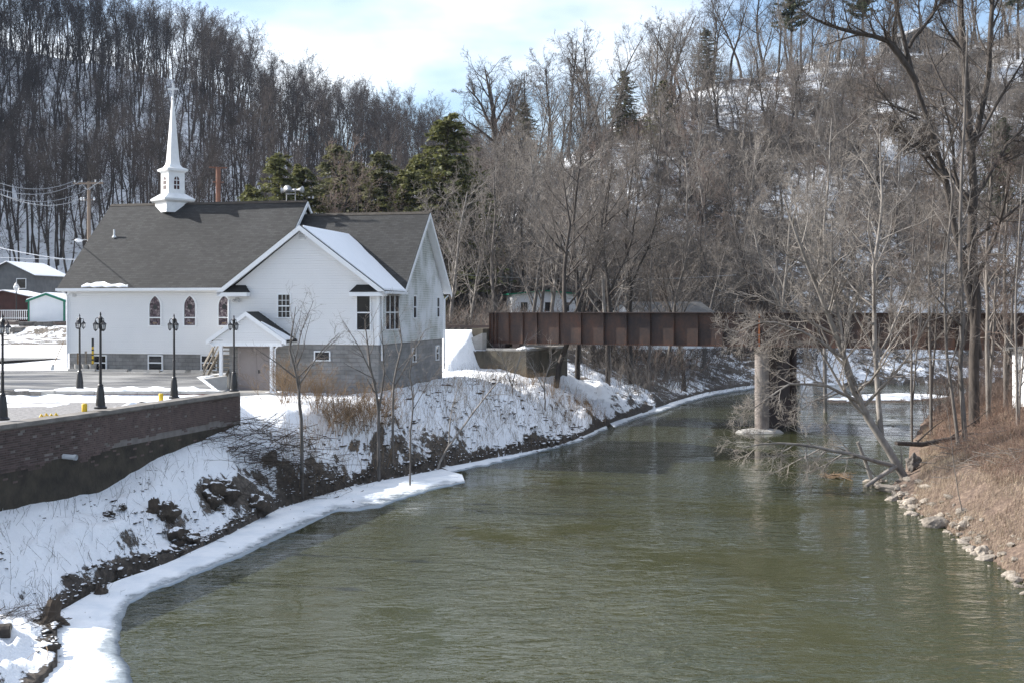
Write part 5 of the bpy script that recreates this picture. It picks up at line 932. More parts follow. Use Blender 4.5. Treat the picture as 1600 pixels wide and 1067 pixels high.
# trees of the flat behind the bridge and church
near_specs = [(705, 96), (735, 99), (775, 97), (826, 92), (842, 98), (905, 93), (952, 90), (987, 97), (1040, 100), (1098, 112), (1140, 118), (1225, 120), (1262, 122), (1330, 124), (1395, 125), (1460, 126), (862, 95), (925, 96), (1015, 94), (1070, 99), (672, 100), (620, 108), (560, 110), (520, 112)]
A = np.array([(pick_xy(p, y), y) for p, y in near_specs]); A = np.column_stack([A, height(A[:, 0], A[:, 1])])
plant('valley_tree', spread, A, .85, 1.15, ordinal(A, 'bare grey tree on the valley floor beyond the railway'), 'bare trees beyond the railway', 5)
srcF = children_of('forest_tree')[:6]; srcS = children_of('hillside_tree')[:6]
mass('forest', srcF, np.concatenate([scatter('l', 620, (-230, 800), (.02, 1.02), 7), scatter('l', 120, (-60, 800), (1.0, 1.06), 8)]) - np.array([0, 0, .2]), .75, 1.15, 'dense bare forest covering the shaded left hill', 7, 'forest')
mass('hillside_wood', srcS, scatter('r', 200, (690, 1900), (.0, 1.0), 9), .5, .95, 'thicket of smaller bare trees covering the right hill', 9, 'wood')
us = []
r_v = np.random.RandomState(77); VB = np.column_stack([r_v.uniform(-30, 70, 420), r_v.uniform(88, 128, 420)]); VB = VB[(~inside(VB[:, 0], VB[:, 1], RIVER)) & (np.minimum(dist_poly(VB[:, 0], VB[:, 1], shoreL), dist_poly(VB[:, 0], VB[:, 1], shoreR)) > 1.5)]; VB = np.column_stack([VB, height(VB[:, 0], VB[:, 1])])
for i, m_ in enumerate(under): x, y = on_hill('r', 900 + i * 110, .05); o = obj('understory_shrub', m_, None, (x, y, H(x, y))); tag(o, ['grey twiggy shrub at the foot of the right hill below the crest pines', 'reddish twiggy shrub at the foot of the right hill', 'dark twiggy shrub at the foot of the hill behind the bridge', 'grey leafless shrub at the right foot of the hill'][i], 'shrub'); us.append([o])
mass('underbrush', us, np.concatenate([scatter('r', 650, (690, 1900), (.0, .98), 10), VB]), .5, 1.15, 'grey and reddish leafless underbrush on the hillsides', 10, 'underbrush')
# evergreens
for i, (px, Y, s, k, lab) in enumerate([(432, 112, 1.28, 0, 'olive green evergreen just behind the horn loudspeakers'), (478, 116, 1.22, 0, 'olive evergreen second from the left behind the nave ridge'), (528, 120, 1.42, 2, 'narrow greyish green evergreen behind the rear roof'), (600, 114, 1.3, 2, 'dull green evergreen behind the middle of the rear roof'), (690, 112, 1.62, 0, 'tall spiky olive evergreen behind the right gable of the church'), (655, 118, 1.3, 0, 'smaller evergreen left of the tall spiky one'), (400, 114, 1.05, 0, 'leftmost olive evergreen behind the nave ridge'), (562, 116, 1.25, 2, 'grey green evergreen between the rear roof and the narrow one'), (630, 112, 1.15, 0, 'olive evergreen left of the right gable peak'), (735, 120, 1.15, 2, 'dull evergreen just right of the church gable'), (1035, 165, .8, 2, 'dull green cedar halfway up the right hill'), (975, 176, .8, 2, 'dark conical evergreen on the crest among bare trees'), (1105, 200, .75, 1, 'small dark evergreen on the crest below the big pine'), (820, 160, .85, 2, 'thin pale green pine by the large crest tree'), (1560, 150, 1.0, 1, 'dark evergreen on the slope at the right edge')]):
    x = pick_xy(px, Y); tree_obj('evergreen_tree', ever[k], (x, Y, H(x, Y)), i * 1.3, s, lab, 'evergreen')
for i, (px, Y, s, lab) in enumerate([(1235, 200, 1.15, 'tall pine with a dark tufted top on the right crest'), (1350, 205, 1.1, 'pine on the crest behind the big overhanging limb'), (1590, 205, 1.2, 'dark pine at the top right corner')]):
    x = pick_xy(px, Y); tree_obj('pine_tree', pine, (x, Y, H(x, Y)), i * 2.1, s, lab, 'pine')
x = pick_xy(722, 97); tree_obj('evergreen_bush', ever[0], (x, 90, H(pick_xy(722, 90), 90)), .4, (.22, .22, .17), 'small round green bush beside the railway line', 'bush')

# ---- individually drawn trees
def drawn(name, stems, label, bark, twig, seed, k1=10, k2=6, k3=5, k4=3, len1=.3, ang=(25, 60), fork=.25, up=.08, rm=.008, cat='tree', group=None):
    """stems: list of ([(px,py,Y)...], r0, r1)"""
    P, Rr = [], []
    for pts, r0, r1 in stems:
        Q = np.array([tuple(PX(*p)) for p in pts]); d = np.concatenate([[0], np.cumsum(np.linalg.norm(np.diff(Q, axis=0), axis=1))]); t = np.linspace(0, d[-1], 10)
        P.append(np.stack([np.interp(t, d, Q[:, i]) for i in range(3)], -1)); Rr.append(np.linspace(1, 0, 10) ** .8 * (r0 - r1) + r1)
    P = np.array(P); Rr = np.array(Rr); rng = np.random.RandomState(seed); P[:, 1:-1] += rng.randn(*P[:, 1:-1].shape) * .35 * Rr[:, 1:-1, None]; base = P[0, 0].copy(); base[2] = H(base[0], base[1]); P[0, 0, 2] = min(P[0, 0, 2], base[2] - .3)
    m = bare_tree(seed, trunks=(P - base, Rr), fork=fork, k1=k1, k2=k2, k3=k3, k4=k4, len1=len1, ang1=ang, bark=bark, twig=twig, up1=up, rm=rm)
    return tree_obj(name, m, tuple(base), 0, 1, label, cat, group)
# right bank
drawn('riverside_tree', [([(1522, 650, 57), (1520, 480, 57), (1518, 300, 57), (1510, 150, 57), (1500, 0, 57), (1492, -160, 57)], .27, .10),
    ([(1530, 560, 57), (1505, 400, 56.8), (1470, 250, 56.5), (1430, 130, 56), (1400, 20, 55.8), (1380, -90, 55.5)], .19, .06), ([(1432, 130, 56), (1390, 65, 55.5), (1340, 52, 55), (1290, 40, 54.5), (1250, 15, 54)], .17, .03),
    ([(1518, 240, 57), (1545, 120, 57.5), (1550, 0, 58), (1560, -140, 58)], .17, .06), ([(1480, 285, 56.5), (1430, 220, 55.5), (1395, 190, 55)], .11, .03), ([(1512, 330, 57), (1570, 230, 57.5), (1640, 160, 58)], .12, .04), ([(1420, 75, 56), (1460, 20, 56), (1478, -60, 56)], .10, .03)],
    'huge dark forked tree towering over the right bank', 'bark_dark', 'twig_dark', 601, k1=11, k2=7, k3=6, k4=3, len1=.3, rm=.008, )
drawn('riverside_tree', [([(1418, 742, 50), (1385, 695, 50), (1350, 640, 50), (1325, 570, 49.8), (1290, 480, 49.5), (1250, 390, 49), (1225, 310, 49)], .19, .035), ([(1378, 690, 50), (1372, 620, 50.3), (1370, 540, 50.5), (1362, 440, 50.7), (1378, 330, 51), (1375, 210, 51)], .13, .03),
    ([(1348, 638, 50), (1325, 600, 49.6), (1315, 520, 49.4), (1298, 430, 49.2), (1300, 340, 49)], .10, .025), ([(1400, 728, 50), (1340, 712, 49.2), (1260, 695, 48.6), (1200, 690, 48.2), (1160, 700, 48)], .10, .02), ([(1345, 630, 50), (1290, 600, 49), (1230, 600, 48.4), (1175, 640, 48)], .08, .015), ([(1320, 560, 49.8), (1260, 520, 49), (1200, 500, 48.4), (1150, 520, 48)], .07, .015), ([(1372, 560, 50.5), (1410, 480, 50.8), (1440, 400, 51)], .06, .02)],
    'pale many stemmed tree leaning out over the river from the right bank', 'bark_pale', 'twig_pale', 602, k1=14, k2=7, k3=5, k4=3, len1=.36, fork=.2, up=.02, rm=.0065)
drawn('riverside_tree', [([(1512, 735, 51), (1502, 650, 51), (1504, 500, 51.2), (1500, 350, 51.5), (1508, 160, 52), (1512, 40, 52)], .12, .03), ([(1500, 740, 51), (1492, 640, 51), (1480, 560, 51), (1474, 440, 51.5), (1490, 290, 52), (1470, 180, 52)], .085, .02)], 'slender twin stemmed tree on the grassy right bank', 'bark_grey', 'twig_grey', 603, k1=12, k2=6, k3=4, k4=3, len1=.24, rm=.0065)
for i, (px, py, Y, top, r, lab) in enumerate([(1545, 640, 58, 180, .13, 'bare tree right of the huge forked tree'), (1572, 620, 59, 220, .12, 'bare tree second right of the huge forked tree'), (1590, 690, 53, 260, .07, 'thin sapling at the right edge of the grassy bank'), (1455, 620, 62, 230, .09, 'bare tree between the leaning tree and the forked tree'), (1425, 640, 63, 300, .07, 'slim bare tree beside the gravel bar')]):
    drawn('bank_tree', [([(px, py, Y), (px - 4, (py + top) / 2, Y), (px + 8, top, Y)], r, .02), ([(px, py, Y), (px + 14, (py + top) / 2, Y + .4), (px + 34, top + 50, Y + .8)], r * .7, .02)], lab, 'bark_grey', ['twig_red', 'twig_grey'][i % 2], 610 + i, k1=13, k2=6, k3=5, k4=3, len1=.26, fork=.15, rm=.0065)
for i, (px, py, Y, h, lab, mt) in enumerate([(1290, 560, 72.0, 250, 'pale slim tree rising beyond the girder right of the pier', 'bark_pale'), (1230, 575, 88, 200, 'pale branched tree behind the pier', 'bark_pale'), (1372, 560, 80, 210, 'white barked tree behind the right span', 'bark_pale')]):
    Y = 84 + 3 * i; drawn('pale_tree', [([(px, py, Y), (px - 6, py - h * .5, Y), (px + 10, py - h * 1.5, Y)], .16, .03), ([(px - 2, py - h * .4, Y), (px - 40, py - h * .8, Y - 1), (px - 60, py - h * 1.25, Y - 1)], .1, .02)], lab, mt, 'twig_pale', 630 + i, k1=12, k2=6, k3=5, k4=3, len1=.3, rm=.009)
drawn('valley_tree', [([(868, 605, 77), (878, 560, 77.2), (888, 520, 77.5), (880, 440, 78), (890, 350, 78.5), (880, 280, 79)], .2, .04), ([(888, 510, 77.5), (920, 440, 77.5), (945, 380, 77.5)], .1, .03)], 'dark leaning trunk just right of the abutment', 'bark_dark', 'twig_grey', 640, k1=13, k2=7, k3=6, k4=3, len1=.36, fork=.35, rm=.009)
for i, (px, py, Y, lab) in enumerate([(902, 560, 84, 'thin trunk behind the girder, second right of the abutment'), (950, 575, 88, 'dark trunk seen under the bridge, third right of the abutment'), (985, 560, 92, 'dark trunk under the middle of the left span')]):
    drawn('valley_tree', [([(px, py, Y), (px + 3, py - 90, Y), (px - 8, py - 200, Y), (px + 6, py - 320, Y)], .2, .04), ([(px, py - 110, Y), (px + 35, py - 190, Y), (px + 50, py - 280, Y)], .1, .03)], lab, 'bark_dark', 'twig_grey', 645 + i, k1=12, k2=7, k3=6, k4=3, len1=.34, fork=.3, rm=.009)
drawn('crest_tree', [([(790, 300, 150), (772, 230, 150), (770, 170, 150), (758, 110, 150)], .5, .08), ([(772, 240, 150), (800, 180, 150), (815, 130, 150)], .3, .06), ([(774, 215, 150), (750, 160, 150), (728, 135, 150)], .25, .05)], 'large gnarled bare tree at the left end of the right crest', 'bark_dark', 'twig_dark', 660, k1=10, k2=7, k3=6, k4=3, len1=.4, fork=.3, rm=.016)
# left bank saplings
SAP = [([([(473, 677, 45.2), (470, 640, 45.2), (463, 590, 45.1), (452, 545, 45), (462, 480, 45)], .07, .012), ([(468, 600, 45.1), (500, 550, 45), (530, 520, 45)], .03, .008), ([(466, 592, 45.1), (430, 565, 45), (400, 545, 44.8)], .03, .008), ([(460, 570, 45), (470, 520, 45), (490, 470, 45.1)], .025, .007)], 'young bare tree on the snow in front of the porch side of the wing'),
    ([([(592, 664, 50), (590, 620, 50), (578, 570, 50), (570, 500, 50)], .075, .012), ([(592, 645, 50), (600, 580, 50), (596, 500, 50)], .05, .01), ([(588, 600, 50), (560, 540, 50), (535, 500, 50)], .035, .008)], 'multi stemmed young tree before the tall wing window'),
    ([([(614, 655, 52), (614, 600, 52), (628, 540, 52), (622, 480, 52)], .06, .01), ([(614, 610, 52), (640, 560, 52), (665, 515, 52)], .035, .008)], 'young bare tree next to the corner of the wing'),
    ([([(640, 690, 49), (646, 630, 49), (640, 580, 49), (650, 530, 49)], .04, .008), ([(645, 640, 49), (668, 600, 49), (690, 570, 49)], .02, .006)], 'thin sapling on the bank slope right of the wing corner'),
    ([([(675, 742, 53.5), (700, 700, 53.7), (735, 650, 54), (770, 605, 54), (805, 570, 54)], .06, .012), ([(700, 700, 53.7), (705, 640, 54), (720, 590, 54)], .035, .008)], 'pale crooked sapling leaning from the shore towards the abutment'),
    ([([(803, 650, 66), (800, 600, 66), (815, 550, 66), (825, 520, 66)], .05, .01), ([(801, 605, 66), (785, 560, 66), (760, 530, 66)], .03, .008)], 'pale forked sapling before the abutment face'),
    ([([(853, 655, 67), (850, 600, 67), (862, 560, 67), (860, 530, 67)], .05, .01), ([(851, 610, 67), (830, 570, 67), (815, 545, 67)], .03, .008)], 'pale forked sapling at the right end of the abutment')]
for i, (st_, lab) in enumerate(SAP): drawn('sapling', st_, lab, 'bark_grey' if i < 4 else 'bark_pale', 'twig_grey' if i < 4 else 'twig_pale', 700 + i, k1=7, k2=4, k3=2, k4=0, len1=.3, fork=.3, up=.1, rm=.0045, cat='sapling')
# shrubs before the wing
for i, (px, py, Y, s, lab) in enumerate([(452, 618, 53, .75, 'leftmost tan shrub clump below the wing wall'), (490, 628, 51.5, 1.0, 'tan shrub clump below the basement window of the wing'), (528, 630, 51, 1.05, 'dense tan shrub clump in the middle of the wing wall'), (562, 622, 52, 1.0, 'tan shrub clump right of the middle one'), (590, 618, 53, .8, 'rightmost tan shrub clump at the wing corner')]):
    x = pick_xy(px, Y); z = H(x, Y); me = shrub(800 + i, 34, 2.0, 1.0, 'shrub_tan', 7, 6, .006, .012, 'shrub'); tag(obj('shrub', me, None, (x, Y, z)), lab, 'shrub', 'tan shrubs along the wing'); bpy.data.objects[-1] if False else None
# ---------------------------------------------------------------- bank litter, brush, rocks, grass
def rand_on(poly_px, n, seed, zguess=0.5):
    """random ground points over image-independent world polygon"""
    r_ = np.random.RandomState(seed); P = np.array(poly_px); out = []
    while len(out) < n:
        X = r_.uniform(P[:, 0].min(), P[:, 0].max(), n * 3); Y = r_.uniform(P[:, 1].min(), P[:, 1].max(), n * 3); k = inside(X, Y, [tuple(p) for p in P]); out += list(zip(X[k], Y[k]))
    A = np.array(out[:n]); return np.column_stack([A, height(A[:, 0], A[:, 1])])
BANK_NEAR = [(-14.6, 24), (-11.7, 22), (-11.4, 28), (-10.9, 32), (-9.2, 38), (-8.5, 44), (-10.5, 45.5), (-12.5, 38.5), (-14.6, 31.5)]
BANK_MID = [(-10.4, 46), (-8.6, 44.3), (-6.5, 49.6), (-3, 55), (2.3, 62.8), (6.8, 76), (3.5, 76), (-2, 68), (-5.4, 58), (-7.8, 52)]
RBANK = [(13.6, 26), (17, 26), (30, 45), (36, 62), (30, 74), (25, 70), (20.5, 58), (17.8, 50), (15.2, 44), (14.6, 39)]
def stems_mass(name, pts, h, mat, label, seed, bend=.3, r=.005, branch=3, rand_len=.6):
    r_ = np.random.RandomState(seed); n = len(pts); d = np.stack([r_.randn(n) * bend, r_.randn(n) * bend, np.ones(n)], -1)
    P, Rr = walk(pts - np.array([0, 0, .03]), d, h * r_.uniform(1 - rand_len, 1 + rand_len * .6, n), np.full(n, r), 4, r_, -.02, bend * .4, .4); parts = [(P, Rr, 3)]
    if branch: P2, R2 = spawn(P, Rr, r_, branch, .3, 1, (20, 55), .45, 2, .7, .0, .1, .5, r * .6); parts.append((P2, R2, 3))
    o = obj(name, tubes(parts, name, mat)); return stuff(o, label, 'weeds')
stems_mass('bank_weeds', rand_on(BANK_MID, 2000, 1), .85, 'shrub_tan', 'dry weed stalks poking through the snow of the far bank', 1, .28, .0065)
stems_mass('bank_weeds', rand_on(BANK_NEAR, 420, 2), .55, 'twig_dark', 'dark weed stalks on the shaded near bank', 2, .35, .0045)
# dark leaf litter and clods breaking the snow
def clods(name, pts, smin, smax, mat, label, seed):
    r_ = np.random.RandomState(seed); VV, FF = [], []; base = np.array([(1, 0, 0), (-.5, .87, 0), (-.5, -.87, 0), (.1, .1, .75), (0, 0, -.5)]); f = np.array([(0, 1, 3), (1, 2, 3), (2, 0, 3), (1, 0, 4), (2, 1, 4), (0, 2, 4)])
    for i, p in enumerate(pts):
        s = r_.uniform(smin, smax) * (1 + 1.2 * (r_.rand() < .12)); a = r_.rand() * 6.28; c, sn = math.cos(a), math.sin(a); B = base * (1 + .5 * r_.randn(5, 3) * .6) * s * np.array([1.5, .8, .55]); B = np.column_stack([B[:, 0] * c - B[:, 1] * sn, B[:, 0] * sn + B[:, 1] * c, B[:, 2]]); VV.append(B + p); FF.append(f + 5 * i)
    return stuff(obj(name, np_mesh(name, np.concatenate(VV), [np.concatenate(FF)], mat)), label, 'litter')
clump = lambda p, th: p[(vnoise(p[:, 0] * .9, p[:, 1] * .9, 17) * .6 + vnoise(p[:, 0] * 3, p[:, 1] * 3, 18) * .4) > th]
clods('bank_litter', clump(rand_on(BANK_NEAR, 1500, 3), .60), .015, .08, 'dark_rock', 'dark clods and dead leaves on the near snow bank', 3)
clods('bank_litter', clump(rand_on(BANK_MID, 2400, 4), .58), .02, .12, 'dark_rock', 'dark clods and dead leaves on the far snow bank', 4)
sl_ = np.array(smooth_line([p for p in shoreL if 24 < p[1] < 70], 700)); rs_ = np.random.RandomState(8); sl_ = sl_ + rs_.randn(700, 2) * .16 + np.array([-.1, .05]); clods('shore_litter', np.column_stack([sl_, np.maximum(height(sl_[:, 0], sl_[:, 1]), .03)]), .03, .13, 'dark_rock', 'line of dark mud clods where the ice meets the bank', 5)
il = np.array(smooth_line([((a[0] + b_[0]) / 2, (a[1] + b_[1]) / 2) for a, b_ in zip(smooth_line(oe, 40), smooth_line(ie, 40))], 160)); il = il[rs_.rand(160) < .45] + rs_.randn(1, 2) * 0; il = il + rs_.randn(len(il), 2) * .7
clods('ice_litter', np.column_stack([il, np.full(len(il), .09)])[il[:, 1] > 22], .008, .035, 'brush_dark', 'scattered twigs and dead leaves lying on the ice shelf', 6)
# brush pile: heap of cut branches
def brush(name, c, ext, n, seed, label, l=(1.0, 2.6), r=.014, mat='brush_dark', yaw=0.0, hmax=.8, cat='brush pile'):
    r_ = np.random.RandomState(seed); q = r_.randn(n, 2) * .45; x = c[0] + (q[:, 0] * ext[0]) * math.cos(yaw) - q[:, 1] * ext[1] * math.sin(yaw); y = c[1] + q[:, 0] * ext[0] * math.sin(yaw) + q[:, 1] * ext[1] * math.cos(yaw)
    z = height(x, y) + r_.rand(n) * hmax * np.exp(-(q ** 2).sum(1)); a = yaw + r_.randn(n) * .55 + np.pi * (r_.rand(n) < .5); d = np.stack([np.cos(a), np.sin(a), r_.randn(n) * .22 - .05], -1); ln = r_.uniform(l[0], l[1], n)
    P, Rr = walk(np.stack([x, y, z], -1) - d * ln[:, None] * .5, d, ln, r * r_.uniform(.5, 1.8, n), 5, r_, -.02, .09, .4); P2, R2 = spawn(P, Rr, r_, 4, .3, 1, (20, 50), .35, 3, .55, 0, .12, .5, .004); b = np.array([c[0], c[1], H(*c)])
    o = obj(name, tubes([(P - b, Rr, 4), (P2 - b, R2, 3)], name, mat), None, tuple(b)); return tag(o, label, cat)
bx_, by_ = GP(470, 720, 1.5); brush('brush_pile', (bx_, by_), (4.0, 2.0), 260, 1, 'long dark heap of cut brush on the bank before the wall end', yaw=R(55), hmax=1.0, r=.011)
bx_, by_ = GP(400, 715, 1.9); brush('brush_pile', (bx_, by_), (2.2, 1.3), 120, 2, 'dark brush heap close to the end of the brick wall', yaw=R(40), r=.010)
bx_, by_ = GP(585, 745, .6); brush('brush_pile', (bx_, by_), (1.7, .7), 120, 3, 'low dark brush heap at the water edge', yaw=R(60), hmax=.4)
bx_, by_ = GP(820, 725, .2); brush('brush_pile', (bx_, by_), (1.6, .5), 45, 4, 'fallen twiggy branches hanging over the water', mat='twig_grey', yaw=R(20), hmax=.5, r=.01)
bx_, by_ = GP(340, 842, .15); brush('brush_pile', (bx_, by_), (.9, .35), 26, 14, 'thin dead branches lying on the ice edge', mat='brush_dark', yaw=R(35), hmax=.1, r=.008, l=(.6, 1.5))
bx_, by_ = GP(130, 1020, .3); brush('brush_pile', (bx_, by_), (1.0, .6), 40, 5, 'tan dead branches on the snow at the lower left corner', mat='shrub_tan', yaw=R(45), hmax=.3, r=.007, l=(.8, 1.8))
bx_, by_ = GP(30, 930, 1.0); brush('brush_pile', (bx_, by_), (.8, .8), 34, 6, 'tangle of thin dark twigs at the left edge of the bank', mat='twig_dark', yaw=R(70), hmax=.3, r=.006, l=(.8, 1.6))
for i, (cx, cy, lab) in enumerate([(19.5, 50, 'grey dead branches in the grass above the long flat rock'), (22.5, 54, 'grey dead branches higher on the right bank'), (18.6, 44, 'dead branches low in the grass near the right edge'), (24, 60, 'tangle of dead branches under the huge forked tree')]):
    brush('brush_pile', (cx, cy), (2.4, 1.6), 46, 30 + i, lab, mat=['bark_grey', 'twig_dark', 'twig_grey', 'twig_dark'][i], yaw=R(20 + 50 * i), hmax=.5, r=.011, l=(.8, 2.2))
# root clods and stumps on the near bank
for i, (px, py, zg, s, lab) in enumerate([(255, 757, 2.0, (.42, .36, .40), 'dark earth clod overhanging below the wall, upper one'), (285, 795, 1.3, (.5, .36, .32), 'large dark root clod in the middle of the near bank'), (190, 752, 2.2, (.2, .14, .1), 'small dark stone on the snow mound by the wall'), (170, 750, 2.3, (.18, .13, .12), 'small dark stone left of its neighbour on the mound'), (345, 760, 1.4, (.6, .4, .42), 'dark root clod left of the brush pile'), (400, 765, 1.1, (.5, .35, .35), 'broad dark earth bank under the brush pile'), (330, 745, 1.8, (.5, .4, .35), 'dark clod above the root clods by the wall foot'), (455, 760, .9, (.45, .3, .3), 'dark clod under the right end of the brush heap')]):
    x, y = GP(px, py, zg); o = obj('earth_clod', rock_mesh('earth_clod', *s, 60 + i, 'dark_rock', 4, .75), None, (x, y, H(x, y) + s[2] * .1)); o.rotation_euler = (0, 0, i * .9); tag(o, lab, 'earth clod')
for i, (px, py, zg, h, lab) in enumerate([(150, 860, 1.2, .6, 'jagged dark stump with shoots on the near bank'), (78, 915, 1.0, .42, 'squat dark rotten stump lower on the near bank'), (242, 752, 2.1, .35, 'short stump at the foot of the snow mound')]):
    x, y = GP(px, py, zg); z = H(x, y); t = empty('tree_stump', (x, y, z), i, lab, 'stump'); MB().tube([(0, 0, -.25), (.05, 0, h * .4), (.16, .02, h)], [.26, .2, .17], 9).build('trunk', 'brush_dark', t)
    for k in range(3): a = k * 2.2; MB().tube([(math.cos(a) * .08 + .12, math.sin(a) * .08, h * .8), (math.cos(a) * .12 + .15, math.sin(a) * .12, h * 1.25)], [.07, .015], 5).build('splinter', 'brush_dark', t)
    for k in range(4): a = k * 1.6 + .4; MB().tube([(0, 0, .12), (math.cos(a) * .3, math.sin(a) * .3, .0), (math.cos(a) * .55, math.sin(a) * .55, -.2)], [.1, .07, .03], 6).build('root', 'brush_dark', t)
    if i < 2: obj('shoots', shrub(900 + i, 22, 1.15, .35, 'twig_dark', 2, 0, .004, .006), t)
x, y = GP(8, 968, .9); lg = empty('log', (x - .2, y, H(x, y) + .1), R(15), 'sawn log end at the left edge of the bank', 'log'); MB().tube([(-.9, .1, 0), (.3, 0, .02)], [.15, .16], 14).build('bark', 'bark_dark', lg); MB().tube([(.3, 0, .02), (.306, 0, .02)], [.145, .145], 14).build('cut_face', 'grey_wood', lg)
# shoreline rocks on the right
rmesh = [rock_mesh('shore_rock', 1.3, .85, .6, 20 + i, 'rock', 2, .45) for i in range(5)]
r_ = random.Random(3); RS = smooth_line([GP(1360, 752), GP(1385, 768), GP(1432, 803), GP(1500, 843), GP(1562, 888), GP(1602, 918), (13.4, 26)], 150)
for i in range(240):
    q = RS[i % 150]; dd = abs(r_.gauss(0, .8)) - .1; x = q[0] + dd * .8 - .15; y = q[1] + dd * .5 + r_.uniform(-.2, .2); s = r_.choice([.04, .05, .06, .07, .08, .1, .12, .16, .2]) * r_.uniform(.8, 1.3); o = obj('shore_rock', rmesh[i % 5], None, (x, y, max(H(x, y), -.02) + s * .15)); o.scale = (s, s, s); o.rotation_euler = (r_.uniform(-.3, .3), r_.uniform(-.3, .3), r_.uniform(0, 6.28)); tag(o, 'pale brown rock in the stony edge of the right shore', 'rock', 'rocks along the right shore')
for i, (px, py, s, lab) in enumerate([(1395, 768, (.75, .35, .2), 'long flat grey rock below the leaning tree'), (1462, 822, (.5, .33, .26), 'big wedge shaped pale rock in the middle of the right shore'), (1425, 790, (.42, .3, .24), 'rounded rock below the dry grass'), (1535, 866, (.3, .22, .2), 'blocky dark rock low on the right shore')]):
    x, y = GP(px, py); o = obj('boulder', rock_mesh('boulder', *s, 80 + i, 'rock', 3, .3), None, (x, y, .08)); o.rotation_euler = (0, .1, .5 * i - .3); tag(o, lab, 'boulder')
# dry grass and brambles on the right bank
def blades(name, pts, h, w, mat, label, seed, lean=.5):
    r_ = np.random.RandomState(seed); n = len(pts); a = r_.rand(n) * 6.28; la = r_.randn(n) * lean; lb = r_.randn(n) * lean - .25; hh = h * r_.uniform(.4, 1.3, n)
    side = np.stack([np.cos(a), np.sin(a), 0 * a], -1) * w; mid = pts + np.stack([la * hh * .35, lb * hh * .35, hh * .6], -1); tip = pts + np.stack([la * hh * 1.0, lb * hh * 1.0, hh * .85], -1)
    V = np.stack([pts - side, pts + side, mid + side * .6, tip, mid - side * .6], 1).reshape(-1, 3); F = (np.arange(n)[:, None, None] * 5 + np.array([(0, 1, 2), (0, 2, 4), (4, 2, 3)])[None]).reshape(-1, 3); return stuff(obj(name, np_mesh(name, V, [F], mat)), label, 'grass')
gp = rand_on(RBANK, 90000, 11); cl = vnoise(gp[:, 0] * .8, gp[:, 1] * .8, 3); blades('dry_grass', gp[cl > .25], .36, .0045, 'grass_tan', 'pale dry grass covering the right bank', 1); g2_ = rand_on([(17, 40), (24, 40), (36, 62), (28, 72), (22, 60), (18.8, 50)], 40000, 12); blades('dry_grass', g2_, .45, .0045, 'grass_red', 'reddish dry brambles on the upper right bank', 2, .7)
stems_mass('bramble', rand_on([(17.5, 42), (24, 42), (36, 62), (28, 74), (22, 62), (19, 51)], 4500, 13), 1.0, 'grass_red', 'tangled reddish bramble canes on the right bank', 4, .75, .005, 4)
stems_mass('thicket', rand_on([(22, 54), (34, 56), (40, 72), (31, 84), (26, 74)], 1000, 14), 2.6, 'twig_red', 'tall leafless thicket behind the right bank trees', 5, .18, .010, 6)
stems_mass('thicket', rand_on([(8, 82), (17, 100), (24, 110), (20, 118), (8, 100), (4, 84)], 700, 15), 2.0, 'twig_grey', 'leafless thicket on the far left bank beyond the bridge', 6, .3, .010, 6)
x, y = GP(1495, 795, .6); drawn('sapling', [([(1505, 808, y), (1492, 740, y), (1487, 690, y), (1480, 640, y)], .02, .006)], 'thin bare sapling in the dry grass above the rocks', 'bark_grey', 'twig_grey', 720, k1=8, k2=3, k3=0 or 1, k4=0, len1=.3, rm=.004, cat='sapling')
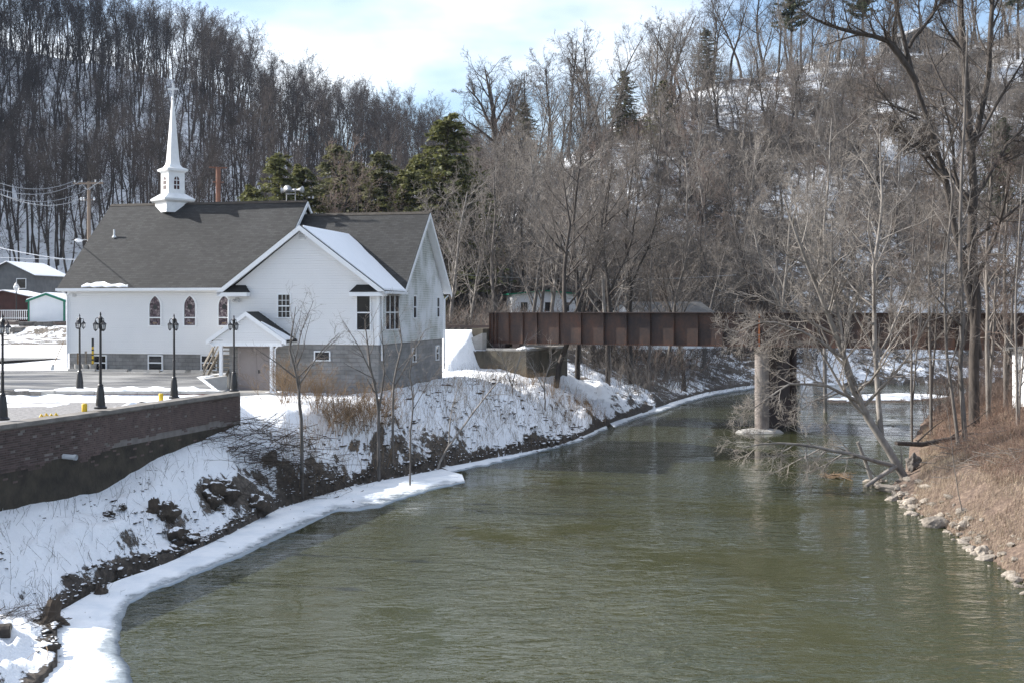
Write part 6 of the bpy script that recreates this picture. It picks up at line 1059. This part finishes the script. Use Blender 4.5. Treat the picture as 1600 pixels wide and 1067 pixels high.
# driftwood
lgd = empty('fallen_limb', tuple(PX(1400, 700, 52)), 0, 'dark fallen limb lying across the right bank behind the leaning tree', 'fallen limb'); b0 = PX(1400, 700, 52)
MB().tube([PX(1400, 692, 52) - b0, PX(1440, 694, 53) - b0, PX(1490, 684, 54) - b0, PX(1545, 672, 55.5) - b0], [.09, .12, .1, .04], 8).build('limb', 'bark_dark', lgd)
for s_ in ([(1430, 693, 52.8), (1455, 670, 53), (1475, 655, 53)], [(1480, 686, 54), (1520, 660, 54.5), (1545, 640, 55)]): MB().tube([PX(*q) - b0 for q in s_], [.045, .03, .01], 6).build('branch', 'bark_dark', lgd)
dw_ = empty('driftwood_log', tuple(PX(1375, 755, 50)), 0, 'bleached driftwood logs wedged at the foot of the leaning tree', 'driftwood'); b0 = PX(1375, 755, 50)
for s_, r0, r1 in [([(1352, 760, 49), (1378, 742, 49.6), (1405, 725, 50)], .08, .11), ([(1340, 690, 49.6), (1352, 720, 49.6), (1362, 750, 49.6)], .07, .09), ([(1335, 722, 49.4), (1360, 735, 49.6), (1375, 750, 49.8)], .03, .02), ([(1408, 700, 49.9), (1410, 740, 49.9)], .03, .03)]: MB().tube([PX(*q) - b0 for q in s_], list(np.linspace(r0, r1, len(s_))), 8).build('log', 'bark_pale', dw_)
rw = obj('root_wad', rock_mesh('root_wad', .28, .25, .32, 99, 'bark_grey', 4, .8), None, tuple(PX(1428, 722, 50.6))); tag(rw, 'torn root wad at the base of the leaning tree', 'root wad')
bx_, by_ = GP(1305, 746, .0); db = empty('debris_raft', (bx_, by_, .03), 0, 'small raft of sticks and leaves floating in front of the leaning tree', 'debris'); r_ = np.random.RandomState(5)
n = 90; a = r_.randn(n) * .5; d = np.stack([np.cos(a), np.sin(a), r_.randn(n) * .15], -1); P, Rr = walk(np.stack([r_.randn(n) * .33 - .1, r_.randn(n) * .16, r_.rand(n) * .12], -1), d, r_.uniform(.2, .7, n), np.full(n, .016), 3, r_, 0, .1, .6); obj('sticks', tubes([(P, Rr, 4)], 'sticks', 'shrub_tan'), db); P, Rr = walk(np.array([[-.2, 0, .05], [-.45, .1, .05]]), np.array([[-.8, 0, .6], [-.3, 0, .9]]), np.array([.7, .45]), np.array([.03, .025]), 4, r_, 0, .05, .4); obj('branch', tubes([(P, Rr, 6)], 'branch', 'bark_pale'), db)

# ---------------------------------------------------------------- air
mh, th_, bh = _nodes('haze'); th_.nodes.remove(bh); pv = N(th_, 'ShaderNodeVolumePrincipled'); pv.inputs['Density'].default_value = .00006; pv.inputs['Color'].default_value = (.62, .76, 1.0, 1); pv.inputs['Anisotropy'].default_value = .2; th_.links.new(pv.outputs[0], th_.nodes['Material Output'].inputs['Volume']); MAT['haze'] = mh
hz_ = box('haze', 'haze', None, -900, 900, -120, 700, -4, 260); hz_['kind'] = 'stuff'
